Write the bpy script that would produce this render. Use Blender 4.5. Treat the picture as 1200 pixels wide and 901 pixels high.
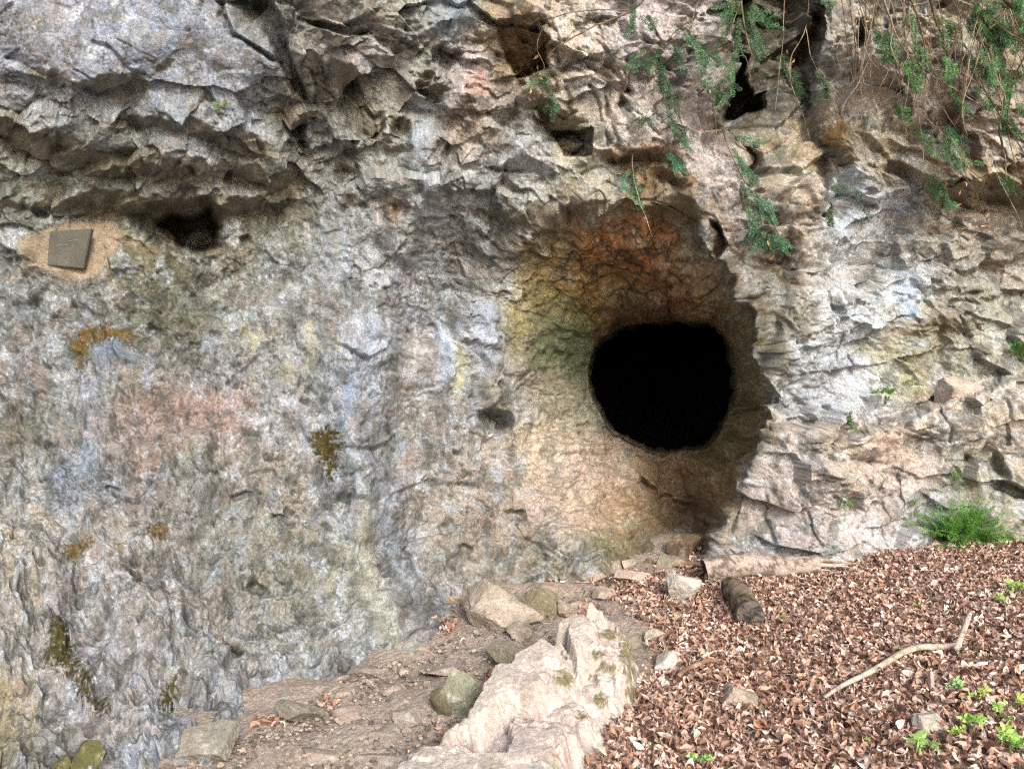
import bpy, bmesh, math, random, time
import numpy as np
from mathutils import Vector, Matrix

T0 = time.time()
random.seed(7)
rng = np.random.default_rng(7)
for o in list(bpy.data.objects):
    bpy.data.objects.remove(o)
sc = bpy.context.scene
col = sc.collection

# ------------------------------------------------------------------ camera, light, exposure
F = 873.0                       # focal length in photograph pixels (1200 wide)
CAM = np.array([0.0, 0.0, 1.6])
cd = bpy.data.cameras.new('camera')
cam = bpy.data.objects.new('camera', cd)
col.objects.link(cam)
cam.location = CAM
cam.rotation_euler = (math.radians(90), 0, 0)
cd.sensor_width = 36.0
cd.lens = 36.0 * F / 1200.0
cd.clip_start = 0.05
cd.clip_end = 500
sc.camera = cam

SUN_DIR = Vector((0.30, -0.86, 0.56)).normalized()      # towards the sun
w = bpy.data.worlds.new('World')
sc.world = w
w.use_nodes = True
nt = w.node_tree
sky = nt.nodes.new('ShaderNodeTexSky')
sky.sky_type = 'NISHITA'
sky.sun_disc = False
sky.sun_elevation = math.asin(SUN_DIR.z)
sky.sun_rotation = math.atan2(SUN_DIR.x, SUN_DIR.y)
sky.air_density = 1.0
sky.dust_density = 4.0
sky.ozone_density = 0.6
nt.links.new(sky.outputs[0], nt.nodes['Background'].inputs[0])
nt.nodes['Background'].inputs[1].default_value = 0.135
sl = bpy.data.lights.new('sun', 'SUN')
sl.energy = 1.5
sl.angle = math.radians(16)
sl.color = (1.0, 0.965, 0.92)
so = bpy.data.objects.new('sun', sl)
col.objects.link(so)
so.rotation_euler = SUN_DIR.to_track_quat('Z', 'Y').to_euler()
sc.view_settings.view_transform = 'Standard'
sc.view_settings.look = 'None'
sc.view_settings.gamma = 1.0
sc.view_settings.exposure = 1.0
sc.cycles.use_denoising = False
sc.cycles.filter_width = 1.3
sc.cycles.sample_clamp_indirect = 3.0
sc.cycles.sampling_pattern = 'BLUE_NOISE'
sc.cycles.max_bounces = 6
sc.cycles.diffuse_bounces = 4

# ------------------------------------------------------------------ helpers: noise
def _hash(ix, iy, iz, seed):
    h = (ix.astype(np.uint32) * np.uint32(374761393) + iy.astype(np.uint32) * np.uint32(668265263)
         + iz.astype(np.uint32) * np.uint32(2147483647 - 1274126177) + np.uint32((seed * 974634721) & 0xffffffff))
    h = (h ^ (h >> np.uint32(13))) * np.uint32(1274126177)
    h = (h ^ (h >> np.uint32(16))) * np.uint32(2246822519)
    return h ^ (h >> np.uint32(15))

def h01(ix, iy, iz, seed):
    return (_hash(ix, iy, iz, seed) & np.uint32(0xffffff)).astype(np.float32) / np.float32(16777215.0)

def vnoise2(x, y, seed):
    """gradient noise in 2-D, about -1..1"""
    fx, fy = np.floor(x), np.floor(y)
    ix, iy = fx.astype(np.int64), fy.astype(np.int64)
    tx, ty = (x - fx).astype(np.float32), (y - fy).astype(np.float32)
    sx, sy = tx * tx * tx * (tx * (tx * 6 - 15) + 10), ty * ty * ty * (ty * (ty * 6 - 15) + 10)
    z = np.zeros_like(ix)
    def g(i, j):
        a = h01(ix + i, iy + j, z, seed) * np.float32(6.2831853)
        return np.cos(a) * (tx - i) + np.sin(a) * (ty - j)
    a, b, c, d = g(0, 0), g(1, 0), g(0, 1), g(1, 1)
    return ((a + (b - a) * sx) * (1 - sy) + (c + (d - c) * sx) * sy) * np.float32(1.5)

def fbm2(x, y, seed, octv=4, gain=0.5, ridged=False):
    s = 0; a = 1.0; tot = 0
    for k in range(octv):
        n = vnoise2(x * 2 ** k + 17.3 * k, y * 2 ** k - 9.1 * k, seed + k)
        if ridged: n = 1 - 2 * np.abs(n)
        s = s + a * n; tot += a; a *= gain
    return s / tot

def vnoise3(p, seed):
    f = np.floor(p); i = f.astype(np.int64); t = (p - f).astype(np.float32)
    s = t * t * t * (t * (t * 6 - 15) + 10)
    out = 0
    for dx in (0, 1):
        wx = s[:, 0] if dx else 1 - s[:, 0]
        for dy in (0, 1):
            wy = s[:, 1] if dy else 1 - s[:, 1]
            for dz in (0, 1):
                wz = s[:, 2] if dz else 1 - s[:, 2]
                h = _hash(i[:, 0] + dx, i[:, 1] + dy, i[:, 2] + dz, seed)
                gx = (h & np.uint32(1023)).astype(np.float32) / 511.5 - 1
                gy = ((h >> np.uint32(10)) & np.uint32(1023)).astype(np.float32) / 511.5 - 1
                gz = ((h >> np.uint32(20)) & np.uint32(1023)).astype(np.float32) / 511.5 - 1
                out = out + wx * wy * wz * (gx * (t[:, 0] - dx) + gy * (t[:, 1] - dy) + gz * (t[:, 2] - dz))
    return out * np.float32(1.3)

def fbm3(p, seed, octv=4, gain=0.5, ridged=False):
    s = 0; a = 1.0; tot = 0
    for k in range(octv):
        n = vnoise3(p * 2 ** k + 13.7 * k, seed + k)
        if ridged: n = 1 - 2 * np.abs(n)
        s = s + a * n; tot += a; a *= gain
    return s / tot

def facets(x, y, seed, tilt=1.0):
    """angular blocks: each Worley cell is a tilted plane; returns plane height and edge distance"""
    fx, fy = np.floor(x).astype(np.int64), np.floor(y).astype(np.int64)
    d1 = np.full(x.shape, 9e9, np.float32); d2 = d1.copy()
    hgt = np.zeros(x.shape, np.float32)
    zz = np.zeros_like(fx)
    for i in (-1, 0, 1):
        for j in (-1, 0, 1):
            cx, cy = fx + i, fy + j
            px = cx + h01(cx, cy, zz, seed); py = cy + h01(cx, cy, zz, seed + 1)
            ddx, ddy = (x - px).astype(np.float32), (y - py).astype(np.float32)
            d = ddx * ddx + ddy * ddy
            pl = (h01(cx, cy, zz, seed + 2) - 0.5) + tilt * ((h01(cx, cy, zz, seed + 3) - 0.5) * ddx * 2 + (h01(cx, cy, zz, seed + 4) - 0.5) * ddy * 2)
            m = d < d1
            d2 = np.where(m, d1, np.minimum(d2, d))
            hgt = np.where(m, pl, hgt)
            d1 = np.where(m, d, d1)
    return hgt, np.sqrt(d2) - np.sqrt(d1)

def chisel(x, y, seed, tilt=1.0, k=0.9, sign=1):
    """continuous flat-sided facets with straight creases (max of tilted caps)"""
    fx, fy = np.floor(x).astype(np.int64), np.floor(y).astype(np.int64)
    best = np.full(x.shape, -9e9, np.float32)
    zz = np.zeros_like(fx)
    for i in (-2, -1, 0, 1, 2):
        for j in (-2, -1, 0, 1, 2):
            if abs(i) + abs(j) > 3: continue
            cx, cy = fx + i, fy + j
            ddx = (x - cx - h01(cx, cy, zz, seed)).astype(np.float32); ddy = (y - cy - h01(cx, cy, zz, seed + 1)).astype(np.float32)
            pl = (h01(cx, cy, zz, seed + 2) - 0.5) * 0.8 + tilt * ((h01(cx, cy, zz, seed + 3) - 0.5) * ddx * 2 + (h01(cx, cy, zz, seed + 4) - 0.5) * ddy * 2) - k * (ddx * ddx + ddy * ddy)
            best = np.maximum(best, pl)
    return best * sign

def terrace(n, k, sharp=0.18):
    t = n * k; f = np.floor(t)
    return (f + sstep(0.5 - sharp, 0.5 + sharp, t - f)) / k

def sstep(a, b, x):
    t = np.clip((x - a) / (b - a), 0, 1)
    return t * t * (3 - 2 * t)

def lin(c):
    c = np.asarray(c, np.float64)
    return np.where(c <= 0.04045, c / 12.92, ((c + 0.055) / 1.055) ** 2.4)

def rgb(r, g, b):
    return np.array([r, g, b], np.float32) / 255.0

# ------------------------------------------------------------------ helpers: objects
def tag(o, label=None, cat=None, group=None, kind=None):
    if label: o['label'] = label
    if cat: o['category'] = cat
    if group: o['group'] = group
    if kind: o['kind'] = kind
    return o

def empty(name, loc=(0, 0, 0), **k):
    o = bpy.data.objects.new(name, None)
    o.empty_display_size = 0.1
    o.location = loc
    col.objects.link(o)
    return tag(o, **k)

def mesh_np(name, verts, faces, mat, parent=None, smooth=False, colors=None, loc=None, link=True):
    """verts (N,3); faces (M,3|4) int array or list of such arrays"""
    me = bpy.data.meshes.new(name)
    if not isinstance(faces, (list, tuple)):
        faces = [faces]
    faces = [np.asarray(f, np.int32) for f in faces if len(f)]
    verts = np.asarray(verts, np.float32)
    me.vertices.add(len(verts))
    me.vertices.foreach_set('co', verts.ravel())
    loops = np.concatenate([f.ravel() for f in faces])
    counts = np.concatenate([np.full(len(f), f.shape[1], np.int32) for f in faces])
    starts = np.concatenate([[0], np.cumsum(counts)[:-1]]).astype(np.int32)
    me.loops.add(len(loops))
    me.loops.foreach_set('vertex_index', loops)
    me.polygons.add(len(counts))
    me.polygons.foreach_set('loop_start', starts)
    me.polygons.foreach_set('loop_total', counts)
    me.polygons.foreach_set('use_smooth', np.full(len(counts), smooth, bool))
    me.update(calc_edges=True)
    me.validate()
    if colors is not None:
        ca = me.color_attributes.new('tint', 'FLOAT_COLOR', 'POINT')
        c4 = np.ones((len(verts), 4), np.float32); c4[:, :3] = colors
        ca.data.foreach_set('color', c4.ravel())
    me.materials.append(mat)
    o = bpy.data.objects.new(name, me)
    if link: col.objects.link(o)
    if parent is not None: o.parent = parent
    if loc is not None: o.location = loc
    return o

# ------------------------------------------------------------------ materials
def new_mat(name):
    m = bpy.data.materials.new(name)
    m.use_nodes = True
    n = m.node_tree.nodes; l = m.node_tree.links
    b = n['Principled BSDF']
    return m, n, l, b

def rock_material(name, scale=1.0, rough=0.9, bump=0.5, var=0.35, attr=True, base=(0.4, 0.37, 0.33), spec=0.25):
    m, n, l, b = new_mat(name)
    tc = n.new('ShaderNodeTexCoord')
    if attr:
        a = n.new('ShaderNodeVertexColor'); a.layer_name = 'tint'; src = a.outputs['Color']
    else:
        a = n.new('ShaderNodeRGB'); a.outputs[0].default_value = (*base, 1); src = a.outputs[0]
    n1 = n.new('ShaderNodeTexNoise'); n1.inputs['Scale'].default_value = 70 * scale; n1.inputs['Detail'].default_value = 5; n1.inputs['Roughness'].default_value = 0.7
    n2 = n.new('ShaderNodeTexNoise'); n2.inputs['Scale'].default_value = 260 * scale; n2.inputs['Detail'].default_value = 2
    for x in (n1, n2): l.new(tc.outputs['Object'], x.inputs['Vector'])
    mr = n.new('ShaderNodeMapRange'); mr.inputs[1].default_value = 0.3; mr.inputs[2].default_value = 0.7; mr.inputs[3].default_value = 1 - var; mr.inputs[4].default_value = 1 + var * 0.8
    l.new(n1.outputs[0], mr.inputs[0])
    mix = n.new('ShaderNodeMix'); mix.data_type = 'RGBA'; mix.blend_type = 'MULTIPLY'; mix.inputs[0].default_value = 1
    l.new(src, mix.inputs[6]); l.new(mr.outputs[0], mix.inputs[7])
    l.new(mix.outputs[2], b.inputs['Base Color'])
    b.inputs['Roughness'].default_value = rough
    b.inputs['Specular IOR Level'].default_value = spec
    add = n.new('ShaderNodeMath'); add.operation = 'ADD'
    l.new(n1.outputs[0], add.inputs[0]); l.new(n2.outputs[0], add.inputs[1])
    bp = n.new('ShaderNodeBump'); bp.inputs['Strength'].default_value = bump; bp.inputs['Distance'].default_value = 0.009 / scale
    l.new(add.outputs[0], bp.inputs['Height']); l.new(bp.outputs[0], b.inputs['Normal'])
    return m

M_ROCK = rock_material('limestone', bump=0.6, var=0.42)
M_STONE = rock_material('loose_stone', bump=0.5, var=0.3)
M_MOSS = rock_material('moss', scale=1.6, bump=0.9, var=0.55, spec=0.1)

# ------------------------------------------------------------------ ground height
def ground_z(x, y):
    x = np.asarray(x, np.float64); y = np.asarray(y, np.float64)
    z = 0.055 * (np.clip(y, -30, 6.4) - 3.0) + np.where(x > 0, 0.062 * np.clip(x, 0, 9), 0.02 * np.clip(x, -9, 0))
    z = z + 0.035 * fbm2(x * 0.9 + 3.1, y * 0.9, 401, 3)
    # trodden hollow of the path along the foot of the wall
    return z

def ray(u, v, Y):
    return np.stack([(u - 600.0) / F * Y, np.asarray(Y) + 0 * u, CAM[2] + (450.5 - v) / F * Y], -1)

def gpt(u, v):
    """photograph pixel -> point on the ground"""
    u, v = np.float64(u), np.float64(v); y = 4.5
    for _ in range(9):
        z = float(ground_z((u - 600) / F * y, y)); y = .3 * y + .7 * (CAM[2] - z) * F / (v - 450.5)
    x = (u - 600) / F * y
    return Vector((x, y, float(ground_z(x, y))))

# ------------------------------------------------------------------ the cliff: a dense sheet
STEP = 1.2
def graded(a, b, out_a, out_b, step):
    core = np.arange(a, b, step)
    lo = []; x = a; s = step
    while x > out_a: s *= 1.18; x -= s; lo.append(x)
    hi = []; x = core[-1]; s = step
    while x < out_b: s *= 1.18; x += s; hi.append(x)
    return np.array(lo[::-1] + list(core) + hi)
us = graded(-40, 1240, -1400, 2600, STEP)
vs = graded(-30, 932, -1500, 1100, STEP)
U, V = np.meshgrid(us, vs)
NV, NU = U.shape
U = U.astype(np.float32); V = V.astype(np.float32)
SX, SY = U * (5.2 / F), V * (5.2 / F)          # rough metres along the face

# base depth of the face (metres from the camera plane), judged from where its foot meets the ground
CP = [(-60,-60,3.95),(-60,60,4.05),(-60,130,4.2),(-60,190,4.4),(-60,250,4.6),(-60,400,4.6),(-60,600,4.0),(-60,800,3.3),(-60,960,2.7),
 (100,-40,4.15),(100,70,4.2),(100,130,4.4),(100,180,4.52),(100,240,4.76),(100,300,4.84),(100,400,4.76),(100,520,4.55),(100,650,4.15),(100,780,3.65),(100,870,3.25),(100,950,2.9),
 (220,-40,4.25),(220,60,4.35),(220,140,4.6),(220,200,4.72),(220,250,4.92),(220,330,4.98),(220,450,4.9),(220,600,4.5),(220,720,4.05),(220,820,3.6),(220,890,3.2),(220,960,2.95),
 (340,-40,4.35),(340,60,4.45),(340,140,4.8),(340,210,5.05),(340,270,5.25),(340,400,5.25),(340,550,4.95),(340,700,4.45),(340,800,3.95),(340,850,3.65),(340,950,3.3),
 (450,-40,4.55),(450,60,4.75),(450,160,5.1),(450,250,5.4),(450,400,5.5),(450,540,5.25),(450,650,4.95),(450,740,4.6),(450,800,4.1),(450,900,3.7),
 (550,-40,4.75),(550,100,5.0),(550,200,5.3),(550,300,5.6),(550,420,5.75),(550,560,5.6),(550,640,5.4),(550,710,5.1),(550,820,4.6),
 (640,-40,4.8),(640,100,5.05),(640,180,5.25),(640,235,5.35),(640,400,5.75),(640,600,5.65),(640,675,5.5),(640,760,5.2),
 (740,-40,4.9),(740,100,5.15),(740,180,5.3),(740,235,5.35),(740,450,5.6),(740,650,5.6),(740,740,5.3),
 (840,-40,5.1),(840,120,5.3),(840,220,5.35),(840,300,5.35),(840,450,5.5),(840,650,5.6),(840,740,5.3),
 (930,-40,5.5),(930,120,5.5),(930,220,5.4),(930,330,5.45),(930,450,5.6),(930,560,5.65),(930,650,5.75),(930,740,5.5),
 (1040,-40,5.3),(1040,100,5.4),(1040,190,5.45),(1040,250,5.65),(1040,350,5.85),(1040,480,6.0),(1040,560,6.05),(1040,640,6.1),(1040,740,5.9),
 (1150,-40,5.2),(1150,100,5.3),(1150,190,5.45),(1150,260,5.7),(1150,350,5.9),(1150,440,6.05),(1150,560,6.1),(1150,640,6.15),(1150,740,6.0),
 (1260,-60,5.1),(1260,100,5.2),(1260,190,5.4),(1260,260,5.8),(1260,440,6.0),(1260,620,6.15),(1260,740,6.0)]
CP = np.array(CP, np.float64)
def tps(points, vals, q, lam=2e-3):
    S = 300.0
    A = points / S; Q = q / S
    def phi(r2): return 0.5 * r2 * np.log(np.maximum(r2, 1e-12))
    n = len(A)
    K = phi(((A[:, None] - A[None]) ** 2).sum(-1)) + lam * np.eye(n)
    P = np.c_[np.ones(n), A]
    M = np.block([[K, P], [P.T, np.zeros((3, 3))]])
    wv = np.linalg.solve(M, np.r_[vals, 0, 0, 0])
    out = np.zeros(len(Q))
    for s in range(0, len(Q), 20000):
        q_ = Q[s:s + 20000]
        out[s:s + 20000] = phi(((q_[:, None] - A[None]) ** 2).sum(-1)) @ wv[:n] + np.c_[np.ones(len(q_)), q_] @ wv[n:]
    return out
gu = np.arange(-60, 1281, 10.0); gv = np.arange(-60, 971, 10.0)
GU, GV = np.meshgrid(gu, gv)
GY = tps(CP[:, :2], CP[:, 2], np.c_[GU.ravel(), GV.ravel()]).reshape(GU.shape)
def bilin(G, u, v):
    a = np.clip((u + 60) / 10, 0, len(gu) - 1.001); b = np.clip((v + 60) / 10, 0, len(gv) - 1.001)
    i = a.astype(int); j = b.astype(int); s = a - i; t = b - j
    return (G[j, i] * (1 - s) + G[j, i + 1] * s) * (1 - t) + (G[j + 1, i] * (1 - s) + G[j + 1, i + 1] * s) * t
Y0 = bilin(GY, U, V)
# beyond the frame the face goes on; its top leans back into a hillside
Y0 += np.clip(-V - 350, 0, None) / 1150.0 * 6 * np.clip((-V - 350) / 600, 0, 1) + np.clip(-U - 60, 0, None) * -0.0006 + np.clip(U - 1260, 0, None) * 0.0004
Y0 = np.maximum(Y0, 1.2)

# coordinates nudged by noise so that traced edges come out ragged
wx = fbm2(SX * 4, SY * 4, 11, 4, 0.55); wy = fbm2(SX * 4, SY * 4, 31, 4, 0.55)
UW, VW = U + wx * 9, V + wy * 9
UC, VC = U + wx * 20, V + wy * 20

jag = facets(SX * 7 + wx * .3, SY * 9, 41, .8)[0]; jag2 = facets(SX * 5.5 + SY * 2, SY * 4, 43, 1.0)[0]
UND = np.zeros_like(Y0)
REC = np.zeros_like(Y0)                     # recess added to the depth

def window(u0, u1, v0, v1):
    j0, j1 = np.searchsorted(vs, v0), np.searchsorted(vs, v1)
    i0, i1 = np.searchsorted(us, u0), np.searchsorted(us, u1)
    return slice(j0, j1), slice(i0, i1)

def underside(top, bot, d, L=40):
    top = np.array(top, float); bot = np.array(bot, float)
    if top[-1, 0] < 370: d = d * .46; L = L * .7
    s = window(top[0, 0] - 20, top[-1, 0] + 20, top[:, 1].min() - 20, bot[:, 1].max() + 20 + 4 * L)
    u, v = UW[s] + 7 * jag[s], VW[s] + 9 * jag2[s]
    vt = np.interp(u, top[:, 0], top[:, 1]); vb = np.interp(u, bot[:, 0], bot[:, 1])
    h = np.maximum(vb - vt, 0.5)
    inside = (u > top[0, 0]) & (u < top[-1, 0])
    t = (v - vt) / h
    span = top[-1, 0] - top[0, 0]; e_ = min(28.0, span * .3)
    sc_ = d * np.clip(h / (0.6 * h.max()), 0, 1) * sstep(0, e_, u - top[0, 0]) * sstep(0, e_, top[-1, 0] - u)
    r = np.where(t < 0, 0, np.where(t < 1, t, np.exp(-np.maximum(v - vb, 0) / L))) * sc_
    REC[s] += np.where(inside, r, 0)
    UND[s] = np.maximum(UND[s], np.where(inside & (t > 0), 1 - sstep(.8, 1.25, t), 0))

def pit(cu, cv, ru, rv, d, rot=0, soft=0.5):
    s = window(cu - 2 * max(ru, rv) - 15, cu + 2 * max(ru, rv) + 15, cv - 2 * max(ru, rv) - 15, cv + 2 * max(ru, rv) + 15)
    u, v = UW[s] - cu, VW[s] - cv
    c, sn = math.cos(math.radians(rot)), math.sin(math.radians(rot))
    a, b = (u * c + v * sn) / ru, (-u * sn + v * c) / rv
    q = np.sqrt(a * a + b * b)
    REC[s] += d * (1 - sstep(1 - soft, 1 + soft * 0.4, q))

def seg_dist(u, v, pts):
    pts = np.array(pts, float)
    best = np.full(u.shape, 1e9)
    for (ax, ay), (bx, by) in zip(pts[:-1], pts[1:]):
        dx, dy = bx - ax, by - ay
        t = np.clip(((u - ax) * dx + (v - ay) * dy) / (dx * dx + dy * dy + 1e-9), 0, 1)
        best = np.minimum(best, (u - ax - t * dx) ** 2 + (v - ay - t * dy) ** 2)
    return np.sqrt(best)

def poly_sd(u, v, pts):
    """signed distance, negative inside"""
    d = seg_dist(u, v, list(pts) + [pts[0]])
    ins = np.zeros(u.shape, bool)
    n = len(pts)
    for i in range(n):
        (ax, ay), (bx, by) = pts[i][:2], pts[(i + 1) % n][:2]
        c = ((ay > v) != (by > v))
        ins ^= c & (u < (bx - ax) * (v - ay) / ((by - ay) + 1e-9) + ax)
    return np.where(ins, -d, d)

def crack(pts, wd, d):
    p = np.array(pts, float)
    s = window(p[:, 0].min() - 25, p[:, 0].max() + 25, p[:, 1].min() - 25, p[:, 1].max() + 25)
    q = seg_dist(UW[s], VW[s], pts)
    REC[s] += d * np.exp(-(q / wd) ** 2)

def facet(pts, cen):
    """polygon fan with a depth offset at each corner and at its centre: a flat-sided block or hollow"""
    P = np.array(pts, float)
    s = window(P[:, 0].min() - 20, P[:, 0].max() + 20, P[:, 1].min() - 20, P[:, 1].max() + 20)
    u, v = U[s] + wx[s] * 5, V[s] + wy[s] * 5
    out = np.zeros(u.shape)
    c = np.array(cen, float)
    for i in range(len(P)):
        a, b = P[i], P[(i + 1) % len(P)]
        den = (a[0] - c[0]) * (b[1] - c[1]) - (a[1] - c[1]) * (b[0] - c[0])
        if abs(den) < 1e-6: continue
        l1 = ((u - c[0]) * (b[1] - c[1]) - (v - c[1]) * (b[0] - c[0])) / den
        l2 = ((a[0] - c[0]) * (v - c[1]) - (a[1] - c[1]) * (u - c[0])) / den
        m = (l1 >= 0) & (l2 >= 0) & (l1 + l2 <= 1)
        out = np.where(m, a[2] * l1 + b[2] * l2 + c[2] * (1 - l1 - l2), out)
    REC[s] += out

# --- broad folds: the flowing buttress left of the mouth, the hollow beside it, the alcove under the overhang
cb = np.interp(V, [-40, 60, 180, 280, 400, 520, 650, 760], [556, 548, 512, 470, 428, 412, 430, 474])
xb = U - cb
REC -= 0.26 * np.where(xb > 0, np.exp(-(xb / 34) ** 2), np.exp(-(xb / 95) ** 2)) * sstep(40, 260, V) * (1 - sstep(690, 800, V))
ch = np.interp(V, [150, 280, 400, 520, 650], [590, 560, 505, 500, 540])
REC += 0.16 * np.exp(-((U - ch) / 42) ** 2) * sstep(200, 320, V) * (1 - sstep(600, 700, V))
REC += 0.20 * np.exp(-((U - 230) / 150) ** 2 - ((V - 330) / 85) ** 2)
REC -= 0.16 * np.exp(-((U - 170) / 120) ** 2 - ((V - 560) / 95) ** 2)
REC += 0.12 * np.exp(-((U - 330) / 60) ** 2 - ((V - 640) / 120) ** 2)
REC -= 0.12 * np.exp(-((U - 608) / 24) ** 2 - ((V - 440) / 110) ** 2)
# --- traced relief, upper left overhangs
underside([(26,80),(50,74),(66,82),(80,90)], [(26,83),(50,95),(66,98),(80,99)], .14, 18)
underside([(80,88),(107,90),(133,87),(155,86),(167,97),(178,111)], [(80,103),(107,107),(133,112),(155,113),(167,113),(178,112)], .26, 30)
underside([(117,148),(160,133),(187,138),(233,142),(273,147),(300,153),(322,174)], [(117,150),(160,152),(187,152),(233,157),(260,168),(283,183),(322,177)], .30, 22)
underside([(-45,122),(0,127),(20,133),(33,143),(60,147),(67,153),(104,170)], [(-45,150),(0,158),(20,176),(33,178),(60,182),(67,182),(104,178)], .34, 25)
underside([(40,182),(105,177),(150,178),(200,181),(233,183),(270,190),(340,204),(366,211)], [(40,198),(105,206),(150,208),(200,213),(233,215),(270,218),(340,219),(366,213)], .34, 34)
underside([(-45,236),(60,234),(100,230),(150,227),(200,225),(250,226),(290,229),(345,222)], [(-45,240),(60,243),(100,252),(150,260),(200,266),(250,262),(290,252),(345,236)], .42, 40)
def hollow(poly, d, sf=3):
    p = np.array(poly, float)
    s = window(p[:, 0].min() - 30, p[:, 0].max() + 30, p[:, 1].min() - 30, p[:, 1].max() + 30)
    REC[s] += d * (1 - sstep(-sf, sf, poly_sd(U[s] + wx[s] * 7, V[s] + wy[s] * 7, poly)))
hollow([(150,252),(190,243),(252,240),(258,292),(214,294),(190,286),(165,268)], .16, 8)
hollow([(184,260),(204,255),(230,259),(247,249),(256,266),(251,288),(234,294),(212,287),(202,275)], .5, 5); pit(50, 248, 10, 6, .08)
underside([(183,70),(192,68),(205,72)], [(183,82),(192,80),(205,74)], .08, 10)
underside([(330,130),(350,128),(373,134)], [(330,140),(350,168),(373,138)], .22, 25)
underside([(222,118),(240,112),(246,120)], [(222,120),(240,120),(246,121)], .05, 8)
facet([(237,103,.0),(247,110,.05),(253,122,.06),(243,118,.04)], (244,113,.05))
facet([(255,0,0),(275,42,.0),(320,64,.0),(345,108,.0),(362,122,.1),(338,60,.22),(330,20,.2),(300,-20,.2)], (308,30,.18))
facet([(338,60,.0),(352,24,-.05),(404,40,-.22),(428,97,-.26),(396,113,-.02),(362,124,.06),(345,110,.05)], (398,75,-.26))
facet([(404,40,-.22),(440,44,-.16),(465,70,-.1),(460,92,-.02),(428,98,-.26)], (430,70,-.22))
facet([(330,-30,-.05),(440,-30,-.1),(445,10,-.05),(400,30,-.2),(350,18,.0)], (395,5,-.16))
crack([(110,52),(130,60),(150,80),(170,92)], 2.5, .03)
crack([(255,0),(268,40),(300,60),(330,75),(345,110)], 3, .08)
underside([(407,30),(420,28),(437,32)], [(407,38),(420,41),(437,34)], .1, 14)
underside([(508,50),(527,54),(546,57)], [(508,67),(520,67),(546,59)], .18, 25)
underside([(483,82),(500,88),(520,98),(530,106)], [(483,86),(497,106),(512,114),(530,109)], .18, 25)
underside([(400,74),(415,82),(430,100)], [(400,106),(415,104),(430,102)], .2, 25)
underside([(420,130),(435,124),(448,128)], [(420,150),(435,152),(448,140)], .16, 18)
underside([(455,130),(470,140),(482,150)], [(455,150),(470,160),(482,154)], .14, 20)
underside([(400,190),(412,196),(425,206)], [(400,200),(412,205),(425,208)], .1, 14)
underside([(398,232),(415,230),(430,236)], [(398,240),(415,244),(430,239)], .1, 16)
underside([(448,166),(465,172),(482,178)], [(448,184),(465,184),(482,181)], .1, 18)
crack([(545,125),(520,170),(500,200),(490,230)], 5, .06)
facet([(577,26,.02),(628,24,.04),(640,48,.18),(641,80,.32),(606,92,.36),(590,62,.2)], (612,62,.26))
facet([(560,-30,-.1),(640,-30,-.12),(640,18,-.18),(578,24,-.18),(550,0,-.05)], (605,0,-.18))
underside([(615,118),(640,118),(660,130),(690,146),(695,150)], [(615,124),(640,150),(660,158),(690,162),(695,160)], .3, 22)
facet([(645,155,.2),(692,150,.28),(694,182,.28),(660,182,.2)], (672,172,.22))
facet([(652,160,-.06),(672,156,-.1),(682,168,-.1),(672,178,-.04),(655,175,-.02)], (668,167,-.16))
facet([(594,146,-.04),(620,144,-.1),(640,170,-.12),(656,202,-.08),(630,206,.04),(590,202,.06),(568,196,.0)], (615,178,-.08))
underside([(556,244),(600,244),(640,238),(668,232),(692,228)], [(556,248),(600,256),(640,252),(668,246),(692,236)], .14, 80)
underside([(693,178),(720,175),(760,170),(787,170)], [(693,184),(720,190),(760,186),(787,178)], .22, 22)
underside([(752,204),(775,196),(800,198),(812,206)], [(752,210),(775,216),(800,216),(812,210)], .16, 20)
underside([(745,238),(770,232),(790,228),(815,235),(832,246)], [(745,246),(770,262),(790,268),(815,262),(832,250)], .3, 40)
underside([(726,100),(733,96),(742,104)], [(726,120),(733,118),(742,112)], .12, 14)
for p in ([(727,60),(733,100)], [(735,70),(740,110)], [(700,75),(715,80),(727,92)], [(690,100),(705,130),(712,170)], [(655,85),(690,80),(715,90)], [(712,115),(720,150),(722,172)], [(640,80),(655,110)], [(665,105),(668,130)],
          [(630,20),(650,40),(655,80)], [(675,60),(700,70)], [(700,20),(705,60)], [(760,20),(770,70)], [(745,130),(770,160)]):
    crack(p, 2.2, .05)
facet([(830,255,.0),(842,262,.15),(852,286,.2),(846,300,.2),(832,280,.1)], (842,282,.18))
# right fissure and pillar
facet([(866,40,.25),(872,-40,.3),(955,-40,.25),(965,40,.2),(950,110,.15),(945,140,.1),(900,128,.2),(884,90,.3)], (912,50,.28))
hollow([(865,56),(869,60),(870,88),(880,93),(889,100),(892,112),(897,124),(884,128),(872,137),(862,133),(861,100)], .8)
hollow([(858,-10),(864,-10),(866,60),(861,62)], .35, 4)
hollow([(868,150),(876,158),(888,172),(894,190),(888,206),(880,196),(872,172)], .22, 6)
crack([(952,30),(944,90),(948,140),(960,190),(962,250)], 8, .16)
crack([(905,260),(918,300),(905,360),(900,420)], 9, .07)
pit(912, 300, 20, 30, .12, 0, .9)
facet([(960,148,-.1),(990,143,-.14),(997,170,-.12),(990,186,.02),(966,180,.04)], (978,165,-.1))
facet([(990,60,-.02),(1040,55,-.1),(1052,100,-.1),(1050,112,.02),(1000,112,-.04)], (1015,80,-.12))
facet([(1018,116,.0),(1052,110,.08),(1060,138,.1),(1030,142,.08)], (1040,128,.1))
hollow([(1004,26),(1013,24),(1016,50),(1010,62),(1003,55)], .16, 4); hollow([(1053,88),(1060,92),(1058,108),(1052,105)], .1, 3)
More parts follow.
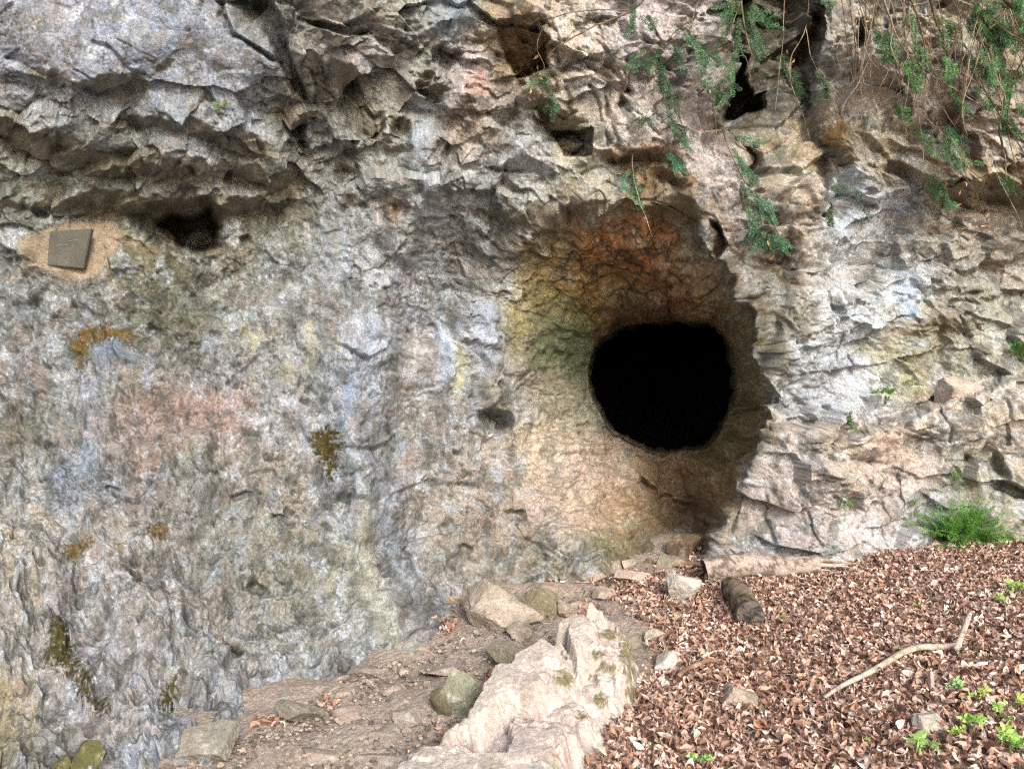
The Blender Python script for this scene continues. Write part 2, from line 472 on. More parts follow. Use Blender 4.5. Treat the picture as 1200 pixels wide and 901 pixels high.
underside([(995,198),(1040,192),(1080,200),(1130,206),(1170,200),(1245,204)], [(995,206),(1040,212),(1080,216),(1130,236),(1170,242),(1245,236)], .28, 45)
underside([(1030,174),(1048,170),(1068,176)], [(1030,182),(1048,184),(1068,180)], .1, 12)
underside([(1090,128),(1120,126),(1140,140)], [(1090,136),(1120,146),(1140,146)], .14, 14)
underside([(1110,322),(1150,314),(1200,306),(1245,300)], [(1110,328),(1150,324),(1200,316),(1245,310)], .09, 20)
underside([(1100,342),(1150,346),(1200,340),(1245,338)], [(1100,346),(1150,352),(1200,347),(1245,344)], .07, 16)
underside([(1060,378),(1100,372),(1120,380)], [(1060,386),(1100,386),(1120,384)], .08, 16)
underside([(1085,372),(1110,366),(1150,370)], [(1085,392),(1110,398),(1150,390)], .1, 20)
pit(1172, 545, 14, 22, .16, 0, .7); pit(1185, 573, 24, 8, .2, 10, .5); pit(1142, 540, 9, 5, .08)
# inner arch of the throat, side rims
underside([(686,440),(700,404),(718,378),(742,358),(790,346),(828,360),(850,386)], [(686,445),(700,416),(718,398),(742,388),(790,384),(828,384),(850,390)], .45, 200)
crack([(905,380),(897,470),(880,540),(868,580)], 4, .06)
crack([(750,558),(775,575),(800,585),(815,590)], 3.5, .07)
# lower wall pits
pit(583, 492, 22, 15, .28, 8, .5); pit(500, 385, 26, 18, .08, 20, .8); pit(328, 606, 10, 6, .1); pit(287, 575, 14, 5, .08, 10); pit(133, 568, 9, 5, .06)
pit(605, 602, 14, 7, .12); pit(548, 640, 10, 6, .08); pit(470, 247, 12, 10, .07, 0, .5); pit(416, 322, 8, 9, .05, 0, .2); pit(457, 340, 6, 4, .05)
pit(188, 400, 22, 14, .08, 0, .9); pit(350, 620, 8, 5, .06); pit(405, 460, 10, 14, .05, 0, .8); pit(305, 685, 12, 5, .07, 20); pit(275, 755, 14, 8, .08, 20)
for p in ([(205,640),(215,680),(222,690)], [(188,680),(196,730),(200,790)], [(270,690),(278,712)], [(410,560),(405,600)], [(350,500),(368,520),(370,560)], [(20,700),(40,740)], [(60,720),(130,840)], [(560,590),(600,610),(640,660)], [(610,640),(640,610),(660,600)],
          [(1020,540),(1030,590),(1040,640)], [(1058,560),(1065,600)], [(940,600),(950,640)], [(890,580),(905,640)], [(1000,410),(1010,440)], [(970,350),(985,420)], [(1100,470),(1120,520)], [(1180,470),(1190,520)]):
    crack(p, 2.0, .035)
# the wall's turning edge beside the path
REC -= 0.10 * np.exp(-((U - np.interp(V, [430, 560, 650, 760], [395, 418, 432, 470])) / 26.0) ** 2) * sstep(430, 520, V) * (1 - sstep(760, 800, V))
REC += 0.10 * np.exp(-((U - np.interp(V, [430, 560, 650, 760], [455, 472, 492, 520])) / 26.0) ** 2) * sstep(430, 520, V) * (1 - sstep(740, 780, V))
# buttress rib left of the mouth, vertical flutes
for c0, wd, am in ((455, 10, .05), (520, 9, .05), (545, 8, .05), (570, 10, .07), (600, 9, .06), (500, 12, .04), (390, 12, .04), (350, 14, .04)):
    REC -= am * np.exp(-((U + wx * 14 - c0 - (V - 400) * 0.08) / wd) ** 2) * sstep(330, 390, V) * (1 - sstep(450, 560, V))
def ridge(pts, wd, am):
    p = np.array(pts, float)
    s = window(p[:, 0].min() - 4 * wd, p[:, 0].max() + 4 * wd, p[:, 1].min() - 3 * wd, p[:, 1].max() + 3 * wd)
    t = (VW[s] - p[0, 1]) / (p[-1, 1] - p[0, 1])
    c = np.interp(VW[s], p[:, 1], p[:, 0]); x = (UW[s] - c) / wd
    REC[s] -= am * (np.exp(-np.clip(x, 0, None) ** 2) * np.exp(-(np.clip(-x, 0, None) * .45) ** 2)) * sstep(-.05, .15, t) * (1 - sstep(.85, 1.05, t))
ridge([(556,60),(540,130),(512,190),(490,250),(478,320)], 14, .10)
ridge([(590,120),(560,180),(535,240),(515,330)], 10, .07)
ridge([(430,300),(418,360),(408,420),(412,500),(424,570)], 12, .08)
ridge([(470,330),(452,400),(446,470),(458,560),(470,640)], 13, .08)
ridge([(548,350),(540,400),(536,470),(560,560),(600,650)], 9, .06)
ridge([(520,470),(528,520),(545,580),(560,650)], 10, .06)
ridge([(575,340),(572,400),(590,450),(630,520),(690,610)], 10, .07)
ridge([(330,420),(318,500),(330,600),(370,700),(400,790)], 22, .08)
ridge([(220,560),(205,640),(200,720),(215,800)], 26, .07)
ridge([(60,640),(66,720),(100,800),(135,870)], 22, .08)
ridge([(660,440),(672,480),(700,540),(740,600)], 10, .05)
# bench on the right: the wall above stands back
edge = np.interp(U, [880, 930, 962, 1010, 1080, 1150, 1200, 1260, 1500], [470, 500, 522, 503, 482, 458, 442, 430, 420])
bench = sstep(-9, 7, V + wy * 9 - edge) * sstep(870, 990, U + wx * 12)
REC -= 0.36 * bench
# flaring out at the foot of the bench
REC -= 0.12 * sstep(590, 660, V) * sstep(830, 900, U)

# --- the mouth: a flare from the rim to the throat, then a chamber behind
HC = (772.0, 455.0)
rim = [(690,233),(750,242),(800,262),(838,290),(868,330),(890,370),(900,420),(898,470),(886,520),(870,570),(850,612),(836,645),(826,672),(790,690),(740,690),(700,680),(640,610),(600,530),(584,450),(580,370),(592,305),(620,262),(652,242)]
hole = [(690,432),(694,414),(706,398),(722,388),(745,382),(775,380),(805,377),(830,379),(845,390),(855,407),(860,430),(860,455),(853,480),(843,505),(831,523),(800,527),(770,529),(752,522),(735,515),(715,500),(702,480),(692,455)]
def polar(pts):
    p = np.array(pts, float) - HC
    th = np.arctan2(p[:, 1], p[:, 0]); r = np.hypot(p[:, 0], p[:, 1])
    o = np.argsort(th); th, r = th[o], r[o]
    return np.r_[th[-3:] - 2 * np.pi, th, th[:3] + 2 * np.pi], np.r_[r[-3:], r, r[:3]]
rt, rr = polar(rim); ht, hr = polar(hole)
jx = fbm2(SX * 12, SY * 12, 47, 3, .6); jy = fbm2(SX * 12, SY * 12, 49, 3, .6)
DU, DV = U + wx * 5 + jx * 3 + jag * 1.5 - HC[0], V + wy * 5 + jy * 3 + jag2 * 1.5 - HC[1]
TH = np.arctan2(DV, DU); R = np.hypot(DU, DV)
RR = np.interp(TH, rt, rr); RH = np.interp(TH, ht, hr) * 1.045
rho = (R - RH) / (RR - RH)
right = sstep(-0.2, 0.5, np.cos(TH))
down = sstep(0.5, 0.95, np.sin(TH))
up = sstep(0.3, 0.9, -np.sin(TH))
k = np.clip(1 - rho, 0, 1)
prof_soft = k ** 2.0
prof_sharp = np.clip(k * 1.02, 0, 1) ** 0.85
prof = prof_soft * (1 - right) + prof_sharp * right
prof = prof * (1 - up) + (0.45 * k ** 0.6 + 0.55 * k ** 1.6) * up
prof = prof * (1 - down) + (k ** 1.35) * down
D_HOLE = 1.6 + 0.0 * TH
MOUTH = prof * D_HOLE
# soft shoulder outside the left rim
MOUTH += 0.25 * np.exp(-np.clip(rho - 1, 0, None) / 0.25) * (1 - right) * (1 - down) * (1 - up) * sstep(0, 0.2, rho)
cu_ = np.interp(V, [520, 560, 600, 640, 680], [792, 794, 800, 800, 790])
chan = np.exp(-((U + wx * 8 - cu_) / 30) ** 2) * sstep(530, 575, V) * (rho > 0)
MOUTH += .40 * chan * (1 - sstep(640, 690, V))
sv = np.interp(U, [735, 752, 775, 800, 825], [548, 556, 574, 584, 588]) + wy * 8
stp = sstep(0, 9, V + wx * 4 - sv) * np.exp(-np.clip(V - sv - 9, 0, None) / 22) * sstep(738, 760, U) * (1 - sstep(815, 835, U)) * (rho > 0)
MOUTH += .22 * stp
inside = rho < 0
s_in = np.clip(R / np.maximum(RH, 1), 0, 1)

# plain base positions (without fine relief) and their normals
Yb = Y0 + REC + MOUTH
def blur(A, n):
    for _ in range(n):
        A = A.copy()
        A[1:-1] = (A[:-2] + 2 * A[1:-1] + A[2:]) / 4
        A[:, 1:-1] = (A[:, :-2] + 2 * A[:, 1:-1] + A[:, 2:]) / 4
    return A
Yb = blur(Yb, 1)
def pos(u, v, y):
    return np.stack([(u - 600) / F * y, y, CAM[2] + (450.5 - v) / F * y], -1)
P = pos(U, V, Yb)
PS = pos(U, V, blur(Y0 + MOUTH, 60))
dPu = np.gradient(PS, axis=1); dPv = np.gradient(PS, axis=0)
Nn = np.cross(dPu, dPv); Nn /= np.linalg.norm(Nn, axis=-1, keepdims=True) + 1e-12
Nn *= -np.sign((Nn * (PS - CAM)).sum(-1, keepdims=True))      # towards the camera side

# --- fine relief
def soft(cu, cv, ru, rv):
    return np.exp(-(((U - cu) / ru) ** 2 + ((V - cv) / rv) ** 2))
# where the rock is broken into angular blocks (upper cliff, right side, bench)
Wb = np.clip(1.1 * (1 - sstep(180, 290, V + wy * 40)) + sstep(830, 900, U) * 0.75, 0, 1)
Wb = Wb * (1 - 0.92 * np.clip(1.3 * soft(120, 36, 160, 62), 0, 1)) * (1 - .6 * soft(280, 70, 60, 45)) * (1 - .7 * soft(615, 180, 40, 26))
throat = 1 - sstep(0.72, 1.08, rho + .12 * wx)
Wb = Wb * (1 - throat)
slab = np.clip(1.25 * soft(120, 30, 150, 62) + soft(290, 60, 60, 45) + soft(615, 178, 36, 24), 0, 1)
Wp = (1 - Wb) * (1 - throat) * (1 - .75 * slab)                                   # pitted, weathered face
rel = np.zeros_like(Y0)
aw = fbm2(SX * 3, SY * 3, 71, 3) * 0.35; bw = fbm2(SX * 3, SY * 3, 75, 3) * 0.35
def zc(a): return a - float(a.mean())
c1 = zc(chisel(SX * 2.0 + aw * .5 + SY * .5, SY * 2.6 + bw * .5 - SX * .3, 101, 1.6, .7))
c2 = zc(chisel(SX * 4.6 + aw * .7 - SY * 1.5, SY * 5.2 + bw * .7, 111, 1.6, .7))
c3 = zc(chisel(SX * 12 + aw * 1.0 + SY * 3, SY * 13 + bw * 1.0, 121, 1.6, .7))
f1, e1 = facets(SX * 3.1 + aw * .6 + SY * .8, SY * 4.6 + bw * .6 - SX * .6, 131, 1.3)
f2, e2 = facets(SX * 8.5 + aw * 1.0 + SY * 2.2, SY * 11.0 + bw * 1.0 - SX * 1.5, 161, 1.3)
f3, e3 = facets(SX * 21 + aw * 1.5 + SY * 4, SY * 24 + bw * 1.5 - SX * 4, 165, 0.9)
brk = sstep(-.15, .35, fbm2(SX * 1.3, SY * 1.6, 171, 3)) 
upc = np.clip(soft(700, 110, 170, 130) + soft(1060, 130, 150, 120), 0, 1)
rel += Wb * ((0.13 - .05 * upc) * c1 + 0.055 * c2 * (.3 + .9 * brk) + 0.020 * c3 + 0.11 * f1 + 0.05 * f2 * (.2 + brk) + .020 * f3 * (.2 + brk)) + slab * (.02 * f1 + .05 * c1)
Pf = P.reshape(-1, 3).astype(np.float32)
rg = fbm3(Pf * 3.2, 201, 5, 0.55).reshape(U.shape)
rg2 = fbm3(Pf * 22.0, 221, 3, 0.6).reshape(U.shape)
rdg = fbm3(Pf * np.array([7, 7, 4.0], np.float32), 241, 4, 0.55, True).reshape(U.shape)
rel += 0.04 * rg * (1 - .5 * slab) + 0.009 * rg2 * (0.5 + 0.7 * Wp)
big = fbm2(SX * 1.5 + aw, SY * 1.1 + bw, 261, 4, .5)
tr = terrace(fbm2(SX * 2.6 + aw, SY * 2.2 + bw, 271, 4, .55) * .5 + .5, 7, .1)
tr2 = terrace(fbm2(SX * 7 + aw * 2, SY * 6 + bw * 2, 275, 4, .6) * .5 + .5, 6, .1)
c4 = chisel(SX * 9 + aw * 4, SY * 8 + bw * 4, 181, 1.0)
calm = sstep(-.35, .25, fbm2(SX * 1.1 + 7, SY * 1.1, 295, 3))
rel += Wp * (0.020 * rdg * calm + 0.22 * big + 0.10 * zc(tr) + 0.03 * zc(tr2) * calm + .06 * c1 + .035 * c2 + .03 * f1 * sstep(.1, .4, calm) + .016 * f2 * calm * brk + .009 * f3 + .012 * c3 * calm)
# vertical flutes where water runs down
fl = fbm2((SX + .06 * bw) * 9, SY * 1.1, 285, 3, .5, True)
rel += Wp * .016 * fl * sstep(-.1, .4, fbm2(SX * 1.4 + 3, SY * .8, 287, 2))
def pocks(x, y, seed, rmax):
    fx, fy = np.floor(x).astype(np.int64), np.floor(y).astype(np.int64); zz = np.zeros_like(fx)
    out = np.zeros(x.shape, np.float32)
    for i in (-1, 0, 1):
        for j in (-1, 0, 1):
            cx, cy = fx + i, fy + j
            r = rmax * h01(cx, cy, zz, seed + 2) ** 3
            d = np.hypot(x - cx - h01(cx, cy, zz, seed), (y - cy - h01(cx, cy, zz, seed + 1)) * (1 + h01(cx, cy, zz, seed + 5)))
            out = np.maximum(out, r * (1 - sstep(.5, 1.0, d / (r + 1e-4))))
    return out
pw = fbm2(SX * 25, SY * 25, 283, 3) * .35
pk = pocks(SX * 9 + pw, SY * 9 + pw, 1010, .55); pk2 = pocks(SX * 24 + pw, SY * 24 - pw, 1020, .6)
pore = sstep(-.1, .35, fbm2(SX * 1.6 + 11, SY * 1.6, 1030, 3))
pn = np.maximum(pk * 1.3, pk2 * .9) * (.25 + .75 * pore)
rel -= Wp * (.10 * pk + .035 * pk2) * (.25 + .75 * pore)
hw0 = fbm2(SX * 5, SY * 5, 1045, 4, .6)
_, ec1 = facets(SX * 3.0 + hw0 * .8 + SY * .7, SY * 4.4 + hw0 * .6 - SX * .4, 1051, 1)
_, ec2 = facets(SX * 8 + hw0 * 1.6 - SY * 1.5, SY * 11 + hw0 * 1.4, 1061, 1)
jm1 = sstep(.02, .22, fbm2(SX * 2.2 + 13, SY * 2.2, 1071, 3)); jm2 = sstep(.05, .25, fbm2(SX * 3.3 + 23, SY * 3.3, 1075, 3))
J1 = np.exp(-(ec1 / .022) ** 1.5) * jm1 * (1 - throat); J2 = np.exp(-(ec2 / .05) ** 1.5) * jm2 * (1 - throat)
rel -= .03 * J1 + .013 * J2
# throat: smooth, water-worn, with a net of cracks
hw = fbm2(SX * 7, SY * 7, 145, 4, .6) * .9
ft, et = facets(SX * 4.2 + aw * 3 + hw + SY * 1.8, SY * 8.5 + bw * 3 + hw * .6, 141, 0.6)
ft2, et2 = facets(SX * 11 + aw * 5 + hw * 1.6, SY * 17 + bw * 5 + hw, 151, 0.6)
rel += throat * (0.03 * ft + 0.05 * c1 + 0.015 * f1 + 0.05 * c2 + 0.018 * c3 + .006 * f3 - 0.014 * np.exp(-et / 0.05) + 0.022 * rdg + 0.08 * big + .05 * zc(tr2))
relmul = np.where(inside, 0.3, 1.0) * np.where(throat > .5, .45 + .55 * sstep(.02, .3, rho), 1)
trc = np.clip(soft(160, 165, 230, 75) + .7 * soft(690, 130, 130, 110), 0, 1)
rel = rel * (1 - .72 * slab) * (1 - .3 * trc)
rel = blur(rel, 1)
flatm = np.clip(1.3 * np.exp(-(((U - 82) / 44) ** 4 + ((V - 292) / 36) ** 4)), 0, 1)
rel = rel * (1 - .9 * flatm)
P = P + Nn * (rel * relmul)[..., None]

# chamber: inside the hole the sheet turns outward behind the lip and runs back into the hill
lipY = 7.2
t_tun = np.clip((1 - s_in) / .16, 0, 1); t_ch = np.clip((.84 - s_in) / .84, 0, 1)
Yin = lipY + .9 * t_tun + 5.0 * t_ch ** .9 + 0.12 * fbm2(SX * 6, SY * 6, 301, 3) * t_tun
rr_in = RH * (lipY / Yin) ** .8 * (1 + 1.6 * np.sin(np.minimum(np.pi * t_ch, np.pi / 2))) * np.where(t_ch < .5, 1, (1 - t_ch) / .5)
rr_in = rr_in * (1 + .10 * fbm2(SX * 9, SY * 9, 305, 3) * t_tun)
uu = HC[0] + rr_in * np.cos(TH); vv = HC[1] + rr_in * np.sin(TH)
Pin = pos(uu, vv, Yin)
bl = 1 - sstep(0.95, 1.0, s_in)
Pmix = P * (1 - bl[..., None]) + Pin * bl[..., None]
P = np.where(inside[..., None], Pmix, P)

print('cliff shape', round(time.time() - T0, 1))

# ------------------------------------------------------------------ the cliff: colours of the rock
CS = [ # u, v, radius, sRGB of the rock as judged by eye, recess shade included
 (60,40,90,160,160,170),(180,60,90,154,160,174),(290,80,70,148,154,164),(60,110,60,160,162,166),(220,110,60,152,160,172),
 (300,20,40,120,115,95),(380,70,40,140,130,108),(430,70,35,178,165,162),(350,105,40,128,118,92),(430,20,45,160,152,135),(490,40,50,158,155,140),(480,110,50,155,150,132),
 (150,160,60,150,150,140),(40,165,50,130,122,100),(250,160,50,150,152,150),(350,170,45,150,150,145),(120,200,60,130,130,110),(230,205,60,158,160,152),(330,210,45,130,122,98),
 (440,180,50,160,158,145),(500,160,40,165,165,165),(540,70,28,182,170,165),(560,110,28,190,160,142),(535,160,24,182,155,132),(520,20,24,158,168,172),(575,150,28,160,145,120),
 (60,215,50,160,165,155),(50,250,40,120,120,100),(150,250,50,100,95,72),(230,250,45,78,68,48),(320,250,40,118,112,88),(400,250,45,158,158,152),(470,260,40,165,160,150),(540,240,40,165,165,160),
 (10,290,40,125,128,122),(85,290,36,178,150,122),(40,310,25,170,142,120),(160,300,30,125,118,85),(250,310,40,120,115,90),(330,310,45,135,135,125),(420,320,50,165,166,165),(500,310,50,165,165,162),(560,320,40,150,148,138),
 (20,350,45,140,145,140),(100,350,40,120,118,108),(170,350,40,108,106,84),(220,370,35,112,110,82),(270,350,40,130,126,112),(330,370,45,150,148,140),(390,370,45,158,155,148),(450,390,40,170,172,176),
 (20,440,50,158,145,135),(100,430,45,150,152,150),(190,400,36,92,92,74),(150,440,36,135,132,115),(250,420,45,162,160,155),(330,420,45,165,160,145),(420,440,40,165,170,176),(480,420,40,150,140,128),(530,400,36,170,172,178),(570,420,30,148,142,125),
 (30,500,45,120,116,98),(100,500,45,140,142,138),(180,490,50,155,128,112),(260,490,40,165,135,120),(330,490,40,160,155,152),(400,500,40,168,168,165),(470,510,45,160,150,138),(540,510,40,158,150,142),
 (20,560,40,165,158,145),(90,560,40,142,148,156),(180,560,50,160,142,130),(250,560,45,155,148,135),(330,560,50,165,152,135),(420,580,45,158,160,165),(500,580,45,165,150,135),(570,560,45,178,158,138),(620,530,36,185,168,142),
 (30,640,45,182,170,152),(100,640,45,178,165,150),(180,640,45,165,155,142),(260,640,45,150,146,132),(340,640,50,150,142,120),(420,650,40,165,160,140),(470,640,36,148,154,160),(530,640,40,165,150,132),(590,620,40,165,142,122),(640,580,45,186,162,144),
 (30,730,50,165,155,140),(110,720,50,165,158,152),(190,720,45,168,158,145),(270,710,40,175,160,142),(340,720,50,152,148,132),(420,730,45,165,162,148),(490,710,40,152,148,142),(560,670,36,150,138,118),(620,650,30,148,140,118),(680,620,40,182,162,144),
 (15,830,36,165,150,118),(100,820,50,172,160,152),(180,820,45,178,166,158),(260,800,50,165,162,155),(340,790,50,158,158,152),(420,780,40,150,150,145),(60,890,40,150,145,125),(200,890,50,160,162,165),
 (600,60,40,165,140,108),(650,50,40,190,172,150),(700,90,45,205,190,168),(690,130,40,210,195,172),(740,130,40,200,180,165),(740,60,40,190,172,165),(800,60,40,180,165,155),(800,140,40,185,165,155),(840,200,35,185,168,158),
 (610,175,36,168,170,172),(660,140,30,130,112,78),(665,168,18,182,160,122),(620,215,36,165,160,145),(700,205,36,165,158,138),(770,210,40,165,135,95),(800,255,30,135,118,85),(700,225,24,172,165,140),(870,270,30,188,168,150),
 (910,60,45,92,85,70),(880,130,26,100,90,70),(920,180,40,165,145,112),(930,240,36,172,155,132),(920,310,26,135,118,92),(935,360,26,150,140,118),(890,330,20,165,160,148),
 (1010,90,50,182,162,138),(975,165,20,148,118,78),(1060,60,50,175,158,132),(1100,120,50,182,160,140),(1160,60,50,158,142,112),(1180,150,50,172,152,130),(1040,175,40,165,150,120),(1120,220,50,145,122,90),(1200,220,40,140,118,85),
 (1000,250,45,178,182,186),(1050,240,40,185,190,198),(1030,310,50,178,174,165),(1110,280,50,168,160,145),(1170,290,50,170,158,140),(990,370,45,180,182,180),(960,450,36,178,182,184),(1060,340,26,178,190,205),(1080,400,40,160,150,120),(1140,390,50,165,162,142),(1200,370,40,165,155,135),
 (1010,450,36,178,180,180),(1060,430,30,175,168,130),(1120,430,30,170,162,140),(930,540,36,190,172,158),(900,590,36,192,172,158),(870,640,30,195,182,168),(990,540,45,188,165,140),(1050,540,45,192,162,140),(1110,500,45,195,180,160),(1180,490,45,195,178,155),
 (960,600,40,190,175,165),(1030,600,45,182,168,160),(1090,600,36,178,172,165),(1150,560,36,150,142,118),(1190,600,36,160,150,128),
 (640,300,36,138,112,72),(700,280,40,150,102,66),(760,290,40,140,92,60),(820,300,36,118,102,78),(850,340,30,110,92,66),(640,350,30,128,118,78),(720,330,36,120,96,62),(790,330,36,118,82,56),(760,365,40,92,70,54),
 (610,390,26,150,140,108),(645,400,30,112,118,88),(670,430,24,112,116,86),(650,450,26,158,146,124),(680,480,26,148,142,120),(620,470,26,168,158,145),(660,530,36,184,164,146),(720,540,36,172,150,130),(780,560,36,130,102,74),(730,610,36,158,130,100),(800,610,36,105,86,62),
 (880,430,26,128,118,88),(870,500,26,118,104,72),(845,560,26,122,98,62),(850,610,20,150,130,95),(700,640,26,105,105,78),(760,640,30,100,84,62)]
num = np.zeros(U.shape + (3,), np.float32); den = np.zeros(U.shape, np.float32) + 1e-4
num += np.float32(1e-4) * rgb(160, 152, 140)
for (cu, cv, r, a, b, c) in CS:
    s = window(cu - 3.2 * r, cu + 3.2 * r, cv - 3.2 * r, cv + 3.2 * r)
    wgt = np.exp(-(((UC[s] - cu) ** 2 + (VC[s] - cv) ** 2) / (2 * (0.62 * r) ** 2))).astype(np.float32)
    num[s] += wgt[..., None] * rgb(a, b, c); den[s] += wgt
C = num / den[..., None]

def blend(mask, color):
    global C
    C = C * (1 - mask[..., None]) + mask[..., None] * np.asarray(color, np.float32)

# mottling: grey-white lichen crust, tan weathering, pink and dark grime
q1 = fbm2(SX * 2.2 + 5, SY * 2.2, 501, 4, .6); q2 = fbm2(SX * 7, SY * 7, 511, 4, .65); q3 = fbm2(SX * 21, SY * 21, 521, 3, .7)
q4 = fbm2(SX * 4 + 9, SY * 2.4, 531, 4, .65); q5 = fbm2(SX * 46, SY * 46, 541, 2, .7); q6 = fbm2(SX * 11, SY * 4.0, 551, 4, .6)
dry = 1 - throat * 0.75
ST = sstep(.0, .5, q2 * .7 + q3 * .5)
blend(dry * 0.50 * sstep(-.02, .28, q2 + .35 * q3) * (1 - .4 * Wb), rgb(190, 190, 190))
blend(dry * 0.45 * sstep(.05, .35, q4 + .3 * q3), rgb(166, 154, 142))
blend(0.55 * sstep(.02, .34, q1 * .6 + q3 * .5 + q2 * .35), rgb(104, 103, 96))
blend(dry * Wp * 0.35 * sstep(.05, .35, q6 + .3 * q2), rgb(158, 170, 188))
blend(dry * Wp * 0.5 * sstep(.12, .34, fbm2(SX * 5 + 31, SY * 7, 571, 5, .7)), rgb(82, 83, 78))
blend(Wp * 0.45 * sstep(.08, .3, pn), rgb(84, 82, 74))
blend(dry * .4 * sstep(.30, .46, q5 * .6 + .7 * q2), rgb(206, 206, 204))
q7 = fbm2(SX * 5.5 + 40 + .3 * q2, SY * 5.5, 591, 5, .68); q8 = fbm2(SX * 6.5 - 20, SY * 5 + .3 * q2, 595, 5, .68)
blend(dry * .26 * sstep(.12, .18, q7), rgb(200, 198, 194))
blend(dry * .55 * sstep(.10, .18, q8), rgb(104, 101, 92))
blend(dry * .30 * sstep(.16, .22, -q7 + .2 * q3), rgb(178, 150, 130))
blend(.6 * J1, rgb(70, 66, 58)); blend(.45 * J2, rgb(84, 80, 70))
C = C * (1 + 0.22 * q3 + 0.17 * q5 + 0.12 * q2)[..., None]

# the red vault's net of dark seams, and the green of the left cheek
ceil = throat * soft(730, 310, 150, 62)
blend(np.clip(ceil * 1.3, 0, 1) * (0.95 * np.exp(-et / 0.13) * sstep(-.5, .3, q2 + .3)), rgb(48, 45, 37))
blend(np.clip(ceil * 1.3, 0, 1) * 0.5 * np.exp(-et2 / 0.12), rgb(66, 58, 44))
blend(throat * .5 * np.exp(-et2 / .1) * (1 - np.clip(ceil, 0, 1)), rgb(78, 76, 58))
blend(0.5 * soft(665, 415, 30, 50) * sstep(-.3, .3, q2), rgb(92, 108, 76))

flow = SX + .10 * fbm2(SX * 2, SY * 2, 801, 3) + .05 * (SY - 2.4) * sstep(1.8, 3.2, SX) 
k1 = fbm2(flow * 10, SY * 1.0, 811, 5, .65); k2 = fbm2(flow * 13 + 50, SY * 1.3, 821, 5, .65); k3 = fbm2(flow * 9 + 90, SY * .9, 831, 5, .65)
Wf = Wp * np.clip(soft(460, 450, 130, 200) * 1.1 + .10, 0, .8) * sstep(-.3, .3, q1 + .3 * q2)
blend(Wf * .55 * sstep(.06, .26, k1), rgb(176, 186, 200)); blend(Wf * .5 * sstep(.10, .3, k2), rgb(120, 112, 98)); blend(Wf * .4 * sstep(.12, .3, k3), rgb(186, 166, 146))
brkup = .62 + .38 * sstep(-.12, .12, q7 + .25 * q3)
def patch(poly, color, alpha, sf=6, amp=1.0, nz=None):
    p = np.array(poly, float)
    s = window(p[:, 0].min() - 40, p[:, 0].max() + 40, p[:, 1].min() - 40, p[:, 1].max() + 40)
    sd = poly_sd(U[s] + wx[s] * 14 * amp, V[s] + wy[s] * 14 * amp, poly)
    m = 0.8 * alpha * brkup[s] * (1 - sstep(-sf, sf, sd + 18 * q3[s] + 8 * q5[s] + 10 * q2[s]))
    if nz is not None: m = m * nz[s]
    C[s] = C[s] * (1 - m[..., None]) + m[..., None] * color
spk = sstep(-.35, .25, q3 + .5 * q2)
spk2 = sstep(-.1, .35, q2 + .6 * q3)
OCH = rgb(158, 122, 58); MOS = rgb(104, 96, 44); GRN = rgb(92, 98, 40)
# ochre crust arcs and blue-grey scar under them
patch([(84,404),(96,390),(118,383),(142,385),(160,398),(158,410),(140,400),(118,398),(104,412),(90,430)], OCH, .9, 4, .6, spk)
patch([(108,410),(122,398),(145,402),(168,420),(165,428),(140,424),(118,430)], rgb(140, 152, 172), .8, 5, .6)
patch([(92,440),(118,430),(125,470),(115,530),(100,600),(80,600),(90,520)], rgb(165, 180, 196), .55, 14, 1, spk)
patch([(205,530),(228,525),(232,580),(205,590)], rgb(165, 178, 170), .6, 10, 1, spk)
patch([(210,520),(226,516),(230,545),(214,548)], rgb(178, 180, 130), .6, 8, 1, spk)
patch([(60,525),(95,540),(90,590),(62,590)], rgb(140, 152, 172), .6, 12, 1, spk)
# ochre runs lower left
patch([(76,648),(92,640),(108,640),(105,655),(85,672),(74,665)], OCH, .85, 4, .6, spk)
patch([(36,598),(48,594),(46,616),(34,628)], OCH, .8, 4, .6, spk)
patch([(0,642),(14,640),(12,654),(0,656)], OCH, .8, 4, .6, spk)
patch([(175,615),(196,610),(192,628),(176,630)], OCH, .7, 4, .6, spk)
patch([(130,635),(148,640),(146,655),(134,652)], rgb(120, 96, 48), .7, 4, .6, spk)
patch([(0,660),(10,665),(8,730),(0,735)], rgb(170, 148, 98), .7, 5, .6, spk)
patch([(30,700),(46,694),(40,730),(28,750)], rgb(150, 140, 90), .7, 6, .6, spk)
patch([(0,785),(20,790),(35,850),(50,905),(0,905)], rgb(172, 152, 112), .7, 8, .6, spk)
patch([(262,382),(400,378),(412,420),(300,440),(268,410)], rgb(205, 188, 135), .55, 8, 1.2, sstep(.12, .3, fbm2(SX * 9, SY * 4, 561, 3)))
patch([(80,470),(180,455),(270,460),(290,500),(270,520),(150,540),(70,530)], rgb(168, 122, 102), .5, 18, 1, spk2)
patch([(225,460),(275,462),(288,500),(262,505),(235,490)], rgb(180, 128, 108), .5, 12, 1, spk)
# pale and dark bare patches of plaster round the slab
patch([(24,275),(52,262),(100,258),(132,262),(136,292),(130,318),(100,326),(60,322),(30,315)], rgb(160, 148, 132), .7, 6, 1)
patch([(140,268),(160,278),(188,290),(192,302),(165,295),(146,288)], rgb(176, 150, 112), .7, 4, .5)
